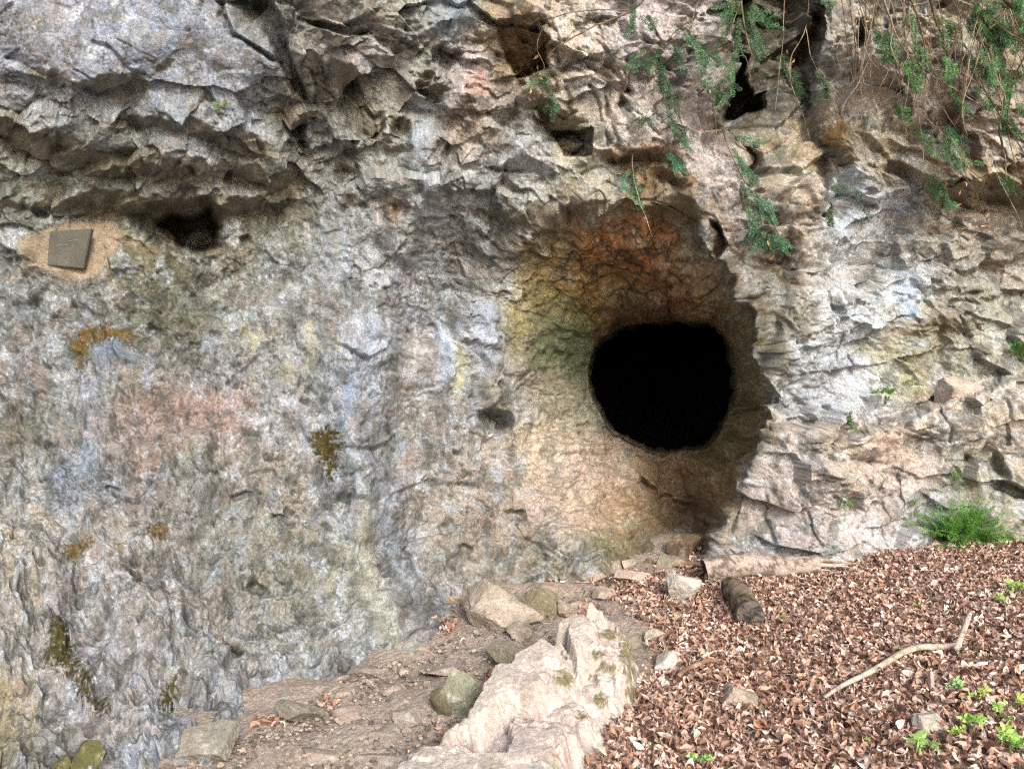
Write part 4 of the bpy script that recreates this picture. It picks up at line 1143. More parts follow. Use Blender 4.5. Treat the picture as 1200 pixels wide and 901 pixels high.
# ------------------------------------------------------------------ loose stones
stone(535, 838, 52, 52, (150, 152, 132), 21, 'greenish grey upright stone leaning against the long boulder', .7, 25, (10, -8), sub=5, planes=9)
stone(515, 840, 30, 34, (108, 102, 82), 22, 'small dark stone left of the greenish upright stone', .8, -20, sub=4)
stone(598, 782, 70, 22, (158, 152, 130), 23, 'flat green tinged stone behind the long boulder', .7, -25, sub=5, planes=10)
stone(586, 738, 92, 50, (176, 164, 150), 24, 'broad rounded pale stone on the path near the wall', .9, 10, sub=5, planes=24)
stone(640, 722, 56, 30, (140, 132, 108), 25, 'blocky stone with dark shaded side beside the broad pale stone', .8, 30, (12, 12), sub=5, planes=8)
stone(612, 748, 34, 16, (150, 140, 122), 26, 'small stone half sunk in the path below the blocky dark stone', .8, 0)
stone(662, 722, 28, 18, (178, 166, 150), 27, 'small pale stone to the right of the blocky dark stone', .8, 40)
stone(238, 892, 70, 40, (138, 136, 126), 28, 'grey rounded stone at the wall foot in the lower left', .8, -15, sub=5, planes=12)
stone(345, 850, 56, 28, (146, 142, 132), 29, 'flat grey stone at the wall foot with dead leaves beside it', .8, 15, sub=5, planes=10)
stone(475, 852, 34, 14, (178, 168, 158), 30, 'small pale stone low in the trodden path', .8, 0)
stone(528, 708, 14, 10, (182, 158, 140), 31, 'small tan stone on leaves against the wall foot', .9, 20)
stone(718, 672, 26, 16, (128, 118, 96), 32, 'dark olive stone at the left edge of the cave entrance', .8, 0)
stone(738, 668, 24, 12, (180, 166, 150), 33, 'pale rounded stone beside the dark olive stone at the cave entrance', .8, 30)
stone(740, 684, 46, 14, (192, 172, 160), 34, 'flat pinkish stone in front of the cave entrance', .6, -12, sub=5, planes=9)
stone(694, 683, 44, 10, (188, 164, 150), 35, 'low pinkish slab at the wall foot left of the cave entrance', .6, 8, planes=9)
stone(776, 666, 22, 15, (150, 146, 126), 36, 'small grey stone tilted on the cave floor', .7, -30, (0, 25), planes=9)
stone(808, 650, 46, 20, (116, 98, 80), 37, 'large brown stone in the shaded floor of the cave entrance', .8, 12, (0, -12), sub=5, planes=9)
stone(806, 666, 48, 9, (146, 122, 96), 38, 'flat brown stone in front of the large brown cave stone', .6, -10, planes=9)
stone(760, 662, 12, 8, (140, 124, 100), 39, 'pebble left of the tilted grey stone on the cave floor', .8, 0)
stone(800, 706, 42, 34, (198, 194, 186), 40, 'white rough stone at the left end of the long log', .8, 20, sub=5, planes=12)
stone(786, 786, 36, 22, (200, 194, 184), 41, 'pale stone poking through leaves right of the long boulder', .8, 0, sub=4)
stone(768, 752, 26, 14, (176, 166, 150), 42, 'small dull stone in leaves above the pale stone', .8, 10)
stone(712, 700, 30, 10, (176, 160, 146), 43, 'low tan stone in the path in front of the flat pinkish stone', .8, 35)
stone(668, 668, 20, 7, (176, 158, 142), 44, 'small flat stone against the wall foot left of the low pinkish slab', .8, 5)
stone(872, 832, 48, 24, (182, 166, 152), 45, 'rounded pinkish stone half buried in the brown leaves', .9, 0, sub=4)
stone(1090, 862, 42, 24, (186, 180, 166), 46, 'pale flat stone behind bright green seedling leaves', .9, 15, sub=4)
stone(1092, 812, 16, 26, (206, 190, 176), 47, 'thin pale stone sliver among leaves below the curved stick', .5, 70, (0, 0))
stone(98, 905, 40, 34, (98, 98, 62), 48, 'round green mossy stone at the bottom left corner', .9, 0, sub=5, moss=.9, planes=30)
stone(74, 908, 22, 24, (104, 102, 66), 49, 'smaller mossy stone left of the round mossy one', .9, 0, moss=.8, planes=30)
pb = wall_pt(1134, 474)
stone(1134, 470, 74, 40, (196, 178, 168), 50, 'pink pointed stone resting on the rock bench at right', .6, -8, (0, -6), sub=5, planes=8, at=(pb.x, pb.y + .06, pb.z - .03), bury=.25)
path_pebbles = [(432, 800), (455, 812), (420, 826), (398, 850), (440, 870), (372, 872), (505, 775), (470, 790), (350, 890), (410, 890), (540, 760), (560, 745), (390, 812), (330, 875), (500, 805), (690, 705), (665, 735), (725, 705), (745, 712), (755, 700), (776, 722), (735, 722), (782, 690), (640, 676), (845, 740), (960, 790), (1150, 690)]
for i, (u, v) in enumerate(path_pebbles):
    stone(u, v, random.uniform(8, 17), random.uniform(4, 8), random.choice([(170, 160, 148), (150, 142, 130), (184, 168, 154)]), 300 + i, 'small pebble scattered on the trodden soil and leaf edge', .8, random.uniform(0, 180), sub=3, group='pebbles scattered on the path', name='pebble', cat='pebble')

# flat stones bedded in the path
bedded = [(410, 842, 60, 8), (455, 865, 70, 9), (372, 888, 60, 8), (480, 762, 60, 9), (440, 790, 56, 8), (520, 788, 50, 7), (310, 895, 60, 8), (655, 692, 50, 7), (680, 712, 46, 7), (600, 690, 46, 6), (725, 740, 40, 7), (760, 726, 36, 6), (430, 895, 80, 9)]
for i, (u, v, w_, h_) in enumerate(bedded):
    stone(u, v, w_, h_, random.choice([(166, 154, 142), (152, 144, 132), (172, 156, 144)]), 400 + i, 'flat grey stone bedded flush in the trodden path', .7, random.uniform(-40, 40), sub=4, group='flat stones bedded in the path', name='bedded_stone', bury=1.2, planes=9)
# gravel on the path: grains too many to count
gr_v, gr_f = ico(1)
mb = MB(); n_g = 0
gq_r = np.random.default_rng(5)
while n_g < 2600:
    u = gq_r.uniform(180, 800); v = gq_r.uniform(664, 930)
    xx = np.interp(v, [664, 700, 760, 800, 860, 905, 930], [600, 520, 470, 400, 300, 180, 150]); x1_ = np.interp(v, [664, 720, 760, 800, 850, 930], [790, 740, 640, 590, 540, 470])
    if not (xx < u < x1_): continue
    if gq_r.uniform() > .25 + .75 * math.exp(-(u - xx) / 40): continue
    Yg = 1.6 * F / (v - 450.5) * .95
    gx_ = (u - 600) / F * Yg
    for _ in range(2):
        zz_ = float(ground_z(gx_, Yg)); Yg = (1.6 - zz_) * F / (v - 450.5); gx_ = (u - 600) / F * Yg
    sz = gq_r.uniform(.004, .013) * (1.6 if gq_r.uniform() < .1 else 1)
    vv_ = gr_v * gq_r.uniform(.6, 1.2, (len(gr_v), 1)) * sz * np.array([1, 1, .6]) + np.array([gx_, Yg, zz_ + sz * .4 + .006])
    mb.add(vv_, None, gr_f, lin(rgb(*random.choice([(172, 162, 150), (140, 130, 118), (186, 172, 160), (120, 110, 98)]))) * gq_r.uniform(.6, 1.0)); n_g += 1
tag(mb.build('gravel', M_STONE), 'fine grey gravel strewn along the path and wall foot', 'gravel', kind='stuff')

# ------------------------------------------------------------------ logs and sticks
M_BARK = rock_material('bark', scale=.8, bump=.6, var=.4, rough=.85)
M_WOOD = rock_material('weathered_wood', scale=1.2, bump=.35, var=.3, rough=.8)
def log_mesh(p0, p1, r0, r1, seed, sides=40, n=70, wob=.015):
    p0, p1 = np.array(p0), np.array(p1)
    r = np.random.default_rng(seed)
    mid1 = p0 + (p1 - p0) * .33 + r.normal(0, wob, 3); mid2 = p0 + (p1 - p0) * .66 + r.normal(0, wob, 3)
    path = smooth_path([p0, mid1, mid2, p1], n // 3)
    t = np.linspace(0, 1, len(path))
    v, q, tt = tube(path, r0 + (r1 - r0) * t, sides, False)
    ctr = np.repeat(path, sides, axis=0)
    d = v - ctr; ln = np.linalg.norm(d, axis=1, keepdims=True); d /= ln
    axis = (p1 - p0) / np.linalg.norm(p1 - p0)
    along = (v @ axis)[:, None]
    pn3 = np.c_[v - along * axis * .75].astype(np.float32)
    h = fbm3(pn3 * 22, seed, 4, .6) * .16 + fbm3(v.astype(np.float32) * 5, seed + 7, 3) * .26 + np.clip(fbm3(v.astype(np.float32) * 11, seed + 9, 2) - .3, 0, 1) * .5 - .12 * np.clip(fbm3(v.astype(np.float32) * 16, seed + 13, 3, .6) - .15, 0, 1)
    v = v + d * (h * (r0 + r1) / 2)[:, None]
    return v, q, path, t
def bark_cols(v, seed, base, dark):
    a = fbm3(np.asarray(v, np.float32) * 14, seed + 3, 4, .65); b = fbm3(np.asarray(v, np.float32) * 50, seed + 4, 3, .7)
    m = sstep(-.02, .16, a + .45 * b)[:, None]
    c_ = rgb(*base) * (1 - m) + rgb(*dark) * m
    return np.clip(lin(np.clip(c_ * (1 + .25 * b)[:, None], .03, .9)) * .8, .01, .6)
def end_cap(ring, centre, out, seed, mat, name, parent, base, origin):
    """a slightly hollow, ringed and splintered end"""
    mb = MB(); n = len(ring); prev = np.arange(n); allv = [ring]; k_ = 6
    for i in range(1, k_):
        f_ = 1 - i / k_
        allv.append(centre + (ring - centre) * f_ + np.asarray(out) * (fbm3((ring * 60 + i).astype(np.float32), seed, 2)[:, None] * .012 + .004))
    vv_ = np.vstack(allv + [centre[None] + np.asarray(out) * .004])
    q = np.array([[i * n + j, i * n + (j + 1) % n, (i + 1) * n + (j + 1) % n, (i + 1) * n + j] for i in range(k_ - 1) for j in range(n)])
    t = np.array([[(k_ - 1) * n + j, (k_ - 1) * n + (j + 1) % n, k_ * n] for j in range(n)])
    mb.add(vv_, q, t, bark_cols(vv_, seed, base, tuple(np.array(base) * .55)))
    return mb.build(name, mat, parent, False, origin)
def make_log(name, p0, p1, r0, r1, seed, base, dark, e0, e1, label, wob=.015):
    v, q, path, t = log_mesh(p0, p1, r0, r1, seed, wob=wob)
    org = np.array([path[:, 0].mean(), path[:, 1].mean(), path[:, 2].min() - r0])
    root = empty(name, tuple(org), label=label, cat='log')
    mb = MB(); mb.add(v, q, None, bark_cols(v, seed, base, dark)); mb.build('bark', M_BARK, root, True, org)
    ax = (path[-1] - path[0]); ax /= np.linalg.norm(ax)
    end_cap(v[:40], path[0], -ax, seed + 1, M_WOOD, 'log_end', root, e0, org)
    end_cap(v[-40:], path[-1], ax, seed + 2, M_WOOD, 'log_end', root, e1, org)
    return root, v, path, org
a0 = gpt(826, 684); a1 = gpt(960, 676)
root, lv, lpath, org = make_log('fallen_log', (a0.x, a0.y + .02, a0.z + .085), (a1.x, a1.y + .05, a1.z + .07), .088, .072, 801, (186, 174, 164), (120, 106, 96), (92, 76, 62), (200, 190, 178), 'long pale grey log lying along the foot of the bench')
# torn pale splinters at its right end
mb = MB()
for i in range(16):
    a_ = i / 16 * 2 * math.pi
    st = lpath[-1] + np.array([-.1, math.cos(a_) * .045, math.sin(a_) * .045])
    en = st + np.array([random.uniform(.16, .40), math.cos(a_) * .01, -.02 + .02 * math.sin(a_)])
    tv, tq, tt = tube(smooth_path([st, (st + en) / 2 + rng.normal(0, .008, 3), en], 5), np.linspace(.020, .003, 11), 5)
    mb.add(tv, tq, tt, bark_cols(tv, 820 + i, (206, 192, 180), (160, 140, 124)))
mb.build('torn_end', M_WOOD, root, False, org)
mb = MB()
for i in range(9):
    st = lpath[0] + np.array([.03, rng.normal(0, .03), rng.normal(0, .035)]); en = st + np.array([-random.uniform(.06, .14), rng.normal(0, .03), rng.normal(0, .04)])
    tv, tq, tt = tube(smooth_path([st, (st + en) / 2 + rng.normal(0, .01, 3), en], 4), np.linspace(.022, .006, 9), 5)
    mb.add(tv, tq, tt, bark_cols(tv, 850 + i, (96, 78, 62), (58, 46, 38)))
mb.build('broken_end', M_WOOD, root, False, org)
b0 = gpt(858, 700); b1_ = gpt(882, 737)
make_log('short_log', (b0.x, b0.y, b0.z + .07), (b1_.x, b1_.y + .03, b1_.z + .07), .075, .082, 902, (136, 122, 104), (78, 66, 54), (120, 108, 94), (112, 104, 98), 'short brown log with cut end pointing from the long log into the leaves', .008)

def stick(pix, radii, label, base=(214, 198, 186), dark=(168, 146, 130), lift=.06, side=(), name='stick', seed=950):
    pts = [np.array(gpt(u, v)) + np.array([0, 0, lift]) for u, v in pix]
    path = smooth_path(pts, 10)
    path[:, 2] += .006 * np.sin(np.linspace(0, 14, len(path)))
    org = np.array(pts[len(pts) // 2]); org[2] -= lift
    root = empty(name, tuple(org), label=label, cat='stick')
    rad = np.interp(np.linspace(0, 1, len(path)), np.linspace(0, 1, len(radii)), radii)
    tv, tq, tt = tube(path, rad, 10)
    tv = tv + (fbm3(tv.astype(np.float32) * 40, seed, 2)[:, None] * .003)
    mb = MB(); mb.add(tv, tq, tt, bark_cols(tv, seed, base, dark)); mb.build('stem', M_BARK, root, True, org)
    for sp, r0, r1 in side:
        pp = smooth_path([np.array(gpt(u, v)) + np.array([0, 0, lift + .02 * i]) for i, (u, v) in enumerate(sp)], 6)
        tv, tq, tt = tube(pp, np.linspace(r0, r1, len(pp)), 8)
        mb = MB(); mb.add(tv, tq, tt, bark_cols(tv, seed + 3, base, dark)); mb.build('side_twig', M_BARK, root, True, org)
    return root
stick([(966, 832), (1010, 806), (1060, 778), (1100, 770), (1127, 772)], [.008, .013, .016, .017, .018], 'pale curved stick lying on brown leaves with an upturned end', side=[([(1120, 775), (1128, 760), (1137, 738)], .016, .013), ([(1127, 772), (1133, 778), (1130, 784)], .009, .004), ([(1030, 796), (1034, 803)], .005, .003)])
stick([(795, 806), (815, 792), (838, 788), (850, 792)], [.012, .012, .010, .006], 'short reddish curved stick in leaves near the long boulder', (190, 160, 144), (140, 108, 92), seed=960)
stick([(812, 815), (830, 813), (850, 812)], [.004, .005, .004], 'thin straight twig below the short reddish stick', (150, 120, 104), (110, 84, 70), seed=970)
stick([(1172, 700), (1178, 722), (1180, 740)], [.004, .004, .003], 'thin pale twig on leaves below the right seedlings', (190, 176, 164), (150, 130, 116), seed=980)

# ------------------------------------------------------------------ dead leaves
M_LEAF, n_, l_, b_ = new_mat('dead_leaf')
at_ = n_.new('ShaderNodeVertexColor'); at_.layer_name = 'tint'
nz_ = n_.new('ShaderNodeTexNoise'); nz_.inputs['Scale'].default_value = 90; nz_.inputs['Detail'].default_value = 3
mr_ = n_.new('ShaderNodeMapRange'); mr_.inputs[1].default_value = .3; mr_.inputs[2].default_value = .7; mr_.inputs[3].default_value = .7; mr_.inputs[4].default_value = 1.25
mx_ = n_.new('ShaderNodeMix'); mx_.data_type = 'RGBA'; mx_.blend_type = 'MULTIPLY'; mx_.inputs[0].default_value = 1
tc_ = n_.new('ShaderNodeTexCoord'); l_.new(tc_.outputs['Object'], nz_.inputs['Vector'])
l_.new(nz_.outputs[0], mr_.inputs[0]); l_.new(at_.outputs[0], mx_.inputs[6]); l_.new(mr_.outputs[0], mx_.inputs[7]); l_.new(mx_.outputs[2], b_.inputs['Base Color'])
b_.inputs['Roughness'].default_value = .48; b_.inputs['Specular IOR Level'].default_value = .5

LT, LS = 5, 3                                   # rows along, columns across
def leaf_template(curl, bend, fold, wid=.29, twist=0.0):
    t = np.linspace(0, 1, LT); s = np.linspace(-1, 1, LS)
    T, S_ = np.meshgrid(t, s, indexing='ij')
    wd = wid * np.sin(np.pi * np.clip(T, .02, .985) ** .85) ** .8
    x = S_ * wd; y = T - .5
    ang = curl * S_
    z = np.abs(x) * fold + curl * x * x * 2 + bend * (T - .5) ** 2 * 1.4 + twist * S_ * (T - .5) * .5
    return np.stack([x * (1 - .35 * abs(curl) * np.abs(S_)), y * (1 - .2 * abs(bend)), z], -1).reshape(-1, 3)
li = np.arange(LT * LS).reshape(LT, LS)
LQ = np.stack([li[:-1, :-1], li[1:, :-1], li[1:, 1:], li[:-1, 1:]], -1).reshape(-1, 4)
TEMPL = np.array([leaf_template(random.uniform(-1.6, 1.6), random.uniform(-1.0, 1.0), random.uniform(-.5, .9), random.uniform(.22, .33), random.uniform(-1.2, 1.2)) for _ in range(28)])
LEAF_COL = np.array([lin(rgb(*c_)) for c_ in ((168, 134, 116), (148, 110, 92), (192, 162, 146), (124, 90, 74), (210, 188, 174), (180, 146, 122), (160, 118, 94), (100, 74, 62), (200, 170, 150), (226, 208, 196))])
LEAF_P = np.array([.16, .13, .16, .10, .12, .11, .07, .05, .07, .05])
def rots(n, tilt, r):
    yaw = r.uniform(0, 2 * np.pi, n); tx = r.normal(0, tilt, n); ty = r.normal(0, tilt, n)
    cz, sz, cx, sx_, cy, sy_ = np.cos(yaw), np.sin(yaw), np.cos(tx), np.sin(tx), np.cos(ty), np.sin(ty)
    Rz = np.zeros((n, 3, 3)); Rz[:, 0, 0] = cz; Rz[:, 0, 1] = -sz; Rz[:, 1, 0] = sz; Rz[:, 1, 1] = cz; Rz[:, 2, 2] = 1
    Rx = np.zeros((n, 3, 3)); Rx[:, 0, 0] = 1; Rx[:, 1, 1] = cx; Rx[:, 1, 2] = -sx_; Rx[:, 2, 1] = sx_; Rx[:, 2, 2] = cx
    Ry = np.zeros((n, 3, 3)); Ry[:, 1, 1] = 1; Ry[:, 0, 0] = cy; Ry[:, 0, 2] = sy_; Ry[:, 2, 0] = -sy_; Ry[:, 2, 2] = cy
    return Rz @ Rx @ Ry
def leaf_cloud(pos_, size, tilt, r):
    n = len(pos_)
    tv = TEMPL[r.integers(0, len(TEMPL), n)] * size[:, None, None]
    v = np.einsum('nij,nkj->nki', rots(n, tilt, r), tv) + pos_[:, None]
    cidx = r.choice(len(LEAF_COL), n, p=LEAF_P / LEAF_P.sum())
    cc_ = LEAF_COL[cidx] * r.uniform(.65, 1.35, (n, 1)); cc_ = cc_ * .86 + .14 * cc_.mean(1, keepdims=True)
    f = (LQ[None] + (np.arange(n) * LT * LS)[:, None, None]).reshape(-1, 4)
    return v.reshape(-1, 3), f, np.repeat(cc_, LT * LS, axis=0)
lr = np.random.default_rng(99)
def leaf_ok(x, y):
    z = ground_z(x, y); u = 600 + x / y * F; v = 450.5 - (z - 1.6) / y * F
    sdv = poly_sd(u, v, LEAF_POLY)
    return sdv + 22 * fbm2(x * 3, y * 3, 611, 3), z, u, v
N = 62000
lx = lr.uniform(-.3, 5.4, N); ly = lr.uniform(2.35, 6.3, N)
sdv, lz, lu, lvv = leaf_ok(lx, ly)
keep = (sdv < lr.uniform(-16, 8, N)) & (lu < 1330)
lx, ly, lz = lx[keep], ly[keep], lz[keep]
mound = .02 * fbm2(lx * 4, ly * 4, 991, 3)
lz = lz + np.abs(mound) + lr.uniform(.0, .035, len(lx))
v, f, cc_ = leaf_cloud(np.c_[lx, ly, lz], lr.uniform(.026, .062, len(lx)) * lr.choice([.7, 1, 1, 1.15], len(lx)), .48, lr)
tw = MB(); tw.add(v, f, None, cc_)
for i in range(170):
    j = lr.integers(0, len(lx)); p0 = np.array([lx[j], ly[j], lz[j] + .012]); an = lr.uniform(0, 6.28); L_ = lr.uniform(.05, .2)
    p1 = p0 + np.array([math.cos(an), math.sin(an), 0]) * L_; p1[2] = float(ground_z(p1[0], p1[1])) + .03
    tv, tq, tt = tube(smooth_path([p0, (p0 + p1) / 2 + lr.normal(0, .008, 3), p1], 3), np.linspace(.003, .0015, 7), 4, False)
    tw.add(tv, tq, None, lin(rgb(*random.choice([(150, 128, 112), (96, 78, 66), (190, 172, 158)]))))
v = np.concatenate(tw.v); f = np.concatenate(tw.q); cc_ = np.concatenate(tw.c)
litter = mesh_np('leaf_litter', v - np.array([1.8, 4.5, 0]), f, M_LEAF, None, False, cc_, loc=(1.8, 4.5, 0))
tag(litter, 'deep carpet of brown dead beech leaves covering the slope', 'leaf litter', kind='stuff')
print('leaf litter', len(lx), round(time.time() - T0, 1))

# single leaves one can pick out: the largest on top of the carpet, and the strays on the path
LEAF_ME = []
for i in range(24):
    me = bpy.data.meshes.new('fallen_leaf')
    me.from_pydata([tuple(x) for x in TEMPL[i]], [], LQ.tolist())
    ca = me.color_attributes.new('tint', 'FLOAT_COLOR', 'POINT')
    cc1_ = LEAF_COL[i % len(LEAF_COL)] * random.uniform(.85, 1.15)
    for d_ in ca.data: d_.color = (*cc1_, 1)
    me.materials.append(M_LEAF); LEAF_ME.append(me)
def put_leaf(p, size, label, group, tilt=.4):
    o = bpy.data.objects.new('fallen_leaf', random.choice(LEAF_ME))
    col.objects.link(o)
    o.location = p; o.scale = (size,) * 3
    o.rotation_euler = (random.gauss(0, tilt), random.gauss(0, tilt), random.uniform(0, 6.28))
    return tag(o, label, 'leaf', group)
cnt = 0
while cnt < 160:
    x, y = lr.uniform(.2, 2.6), lr.uniform(2.85, 3.9)
    a_, z_, u_, v_ = leaf_ok(np.array([x]), np.array([y]))
    if a_[0] < -12 and 690 < u_[0] < 1200 and v_[0] < 900:
        put_leaf((x, y, float(z_[0]) + .045), random.uniform(.05, .07), 'curled brown beech leaf on top of the leaf carpet', 'loose leaves on top of the carpet'); cnt += 1
def strays(quad, n, label, group, lift=.02, size=(.045, .062)):
    for _ in range(n):
        u = random.gauss(quad[0], quad[2]); v = random.gauss(quad[1], quad[3])
        p = gpt(u, v); put_leaf((p.x, p.y, p.z + random.uniform(.6, 1.3) * lift), random.uniform(*size), label, group)
strays((318, 848, 14, 4), 14, 'dead leaf in the cluster at the wall foot left of the flat grey stone', 'leaf cluster beside the flat grey stone')
strays((384, 832, 9, 7), 10, 'dead leaf in the cluster right of the flat grey stone', 'leaf cluster right of the flat grey stone')
strays((205, 888, 8, 6), 3, 'dead leaf beside the grey rounded stone in the lower left', 'leaves by the grey rounded stone')
strays((520, 738, 10, 9), 26, 'dead leaf in the heap at the wall foot beside the broad pale stone', 'leaf heap beside the broad pale stone')
strays((545, 705, 8, 10), 10, 'dead leaf drifted up the wall foot behind the broad pale stone', 'leaves drifted behind the broad pale stone')
strays((635, 678, 22, 3), 26, 'dead leaf in the drift along the wall foot left of the cave', 'leaf drift along the wall foot')
strays((578, 800, 12, 8), 16, 'dead leaf caught between the flat green stone and the long boulder', 'leaves behind the long boulder', .05)
strays((500, 870, 22, 12), 16, 'dead leaf scattered on the soil below the greenish upright stone', 'leaves below the greenish stone', .012, (.025, .045))
strays((700, 715, 26, 8), 24, 'dead leaf scattered on the path in front of the cave entrance', 'leaves in front of the cave')
strays((905, 686, 42, 3), 18, 'dead leaf piled against the front of the long log', 'leaves against the long log', .05)
strays((850, 716, 6, 8), 8, 'dead leaf piled against the left side of the short log', 'leaves against the short log', .05)
print('leaves', round(time.time() - T0, 1))

# ------------------------------------------------------------------ green plants
def leaf_mat(name, gloss=.45):
    m, n, l, b = new_mat(name)
    a = n.new('ShaderNodeVertexColor'); a.layer_name = 'tint'
    l.new(a.outputs[0], b.inputs['Base Color']); b.inputs['Roughness'].default_value = gloss
    tr_ = n.new('ShaderNodeBsdfTranslucent'); l.new(a.outputs[0], tr_.inputs[0])
    ms = n.new('ShaderNodeMixShader'); ms.inputs[0].default_value = .25
    l.new(b.outputs[0], ms.inputs[1]); l.new(tr_.outputs[0], ms.inputs[2]); l.new(ms.outputs[0], n['Material Output'].inputs['Surface'])
    return m
M_NEEDLE = leaf_mat('needles'); M_GREEN = leaf_mat('green_leaf', .5)

def needle_spray(mb, path, ln=.025, wd=.0042, gap=.0046, base=(52, 84, 48), seed=0, flat=None):
    """yew-like twig: two rows of flat needles"""
    r = np.random.default_rng(seed)
    path = np.asarray(path, float)
    L = np.r_[0, np.cumsum(np.linalg.norm(np.diff(path, axis=0), axis=1))]
    n = max(6, int(L[-1] / gap))
    s = np.linspace(.01, L[-1], n)
    c = np.stack([np.interp(s, L, path[:, i]) for i in range(3)], -1)
    tg = np.gradient(c, axis=0); tg /= np.linalg.norm(tg, axis=1, keepdims=True) + 1e-9
    up = np.array([0, -1.0, .5]) if flat is None else np.asarray(flat, float)
    sd_ = np.cross(tg, up); sd_ /= np.linalg.norm(sd_, axis=1, keepdims=True) + 1e-9
    nn = np.cross(sd_, tg)
    V_ = []; 
    for sg in (-1, 1):
        d = sd_ * sg * r.uniform(.75, 1.0, (n, 1)) + tg * r.uniform(.25, .7, (n, 1)) + nn * r.normal(0, .25, (n, 1))
        d /= np.linalg.norm(d, axis=1, keepdims=True)
        tip = np.clip(np.minimum(1.0, (L[-1] - s) / .03 + .45), 0, 1)
        l_n = ln * r.uniform(.75, 1.15, n) * tip
        wv_ = np.cross(d, nn + r.normal(0, .3, (n, 3))); wv_ /= np.linalg.norm(wv_, axis=1, keepdims=True) + 1e-9
        e = c + d * l_n[:, None]; m = c + d * (l_n * .5)[:, None]
        V_.append(np.stack([c, m + wv_ * wd / 2, e, m - wv_ * wd / 2], 1))
    V_ = np.concatenate(V_).reshape(-1, 3)
    q = np.arange(len(V_)).reshape(-1, 4)
    cl_ = lin(rgb(*base))[None] * r.uniform(.6, 1.5, (len(q), 1)) * np.array([1, 1, 1]) + r.uniform(0, .012, (len(q), 1))
    mb.add(V_, q, None, np.repeat(cl_, 4, axis=0))

def wpath(pix, o0, o1, n=8):
    m = max(1, len(pix) - 1)
    ys = [wall_Y(np.clip(u, -30, 1230), np.clip(v, -25, 690)) for u, v in pix]
    y_ref = float(np.median(ys))
    pts = [ray(np.float64(u), np.float64(v), y_ref - (o0 + (o1 - o0) * i / m)) for i, (u, v) in enumerate(pix)]
    return smooth_path(pts, n)

def hanging(label, stems, sprays=(), dry=(), off=.25, seed=0, base=(50, 84, 50), name='hanging_branch', bark=(140, 122, 100), cat='branch'):
    """stems: (pixels, r0, r1); sprays: pixel lines; dry: pixels of hanging dead leaves"""
    org = wpath(stems[0][0], off, off)[0]
    root = empty(name, tuple(org), label=label, cat=cat)
    r = np.random.default_rng(seed); stem_objs = []
    for i, (px_, r0, r1) in enumerate(stems):
        pa = wpath(px_, off + r.uniform(-.05, .05), off + r.uniform(-.08, .08), 9)
        pa = pa + np.cumsum(r.normal(0, .0016, pa.shape), axis=0)
        tv, tq, tt = tube(pa, np.linspace(r0, r1, len(pa)) * 1.5, 6)
        mb = MB(); mb.add(tv, tq, tt, bark_cols(tv, seed + i, bark, tuple(np.array(bark) * .6)))
        stem_objs.append((mb.build('stem' if i == 0 else 'twig', M_BARK, root, True, org), pa))
    sprays = list(sprays) + [[(px_[0][0] + r.normal(0, 3), px_[0][1] + r.normal(0, 3))] + [(u + r.normal(0, 7), v + r.normal(0, 5)) for u, v in px_[1:]] for px_ in sprays]
    for i, px_ in enumerate(sprays):
        pa = wpath(px_, off, off + r.uniform(-.12, .04), 6)
        tv, tq, tt = tube(pa, np.linspace(.0022, .001, len(pa)), 4)
        mb = MB(); mb.add(tv, tq, tt, lin(rgb(92, 84, 52)))
        pa2 = pa
        needle_spray(mb, pa2, base=tuple(np.array(base) * r.uniform(.8, 1.3)), seed=seed * 50 + i, flat=r.normal(0, .35, 3) + np.array([0, -1, .3]))
        # short side shoots
        for k_ in range(4):
            j = int(len(pa) * r.uniform(.1, .85)); dirv = (pa[-1] - pa[0]); ll = np.linalg.norm(dirv)
            e = pa[j] + dirv * r.uniform(.2, .35) + r.normal(0, ll * .12, 3)
            sp = smooth_path([pa[j], (pa[j] + e) / 2 + r.normal(0, .006, 3), e], 4)
            needle_spray(mb, sp, base=tuple(np.array(base) * r.uniform(.8, 1.4)), seed=seed * 90 + i * 7 + k_, flat=r.normal(0, .5, 3) + np.array([0, -1, .2]))
        host = min(stem_objs, key=lambda so_: float(np.min(np.linalg.norm(so_[1] - pa[0], axis=1))))[0]
        mb.build('needle_spray', M_NEEDLE, host, False, org)
    for i, (u, v) in enumerate(dry):
        p = ray(np.float64(u), np.float64(v), wall_Y(u, v) - off)
        tv = TEMPL[r.integers(0, len(TEMPL))] * r.uniform(.04, .06) * np.array([.6, 1, 1.2])
        R_ = np.array(Matrix.Rotation(r.uniform(0, 6.3), 3, 'Y') @ Matrix.Rotation(r.uniform(-.6, .6), 3, 'X') @ Matrix.Rotation(math.pi / 2, 3, 'X'))
        mb = MB(); mb.add(tv @ R_.T + p, LQ, None, lin(rgb(190, 156, 116)) * r.uniform(.6, 1.1)); mb.build('dry_leaf', M_LEAF, root, False, org)
    return root

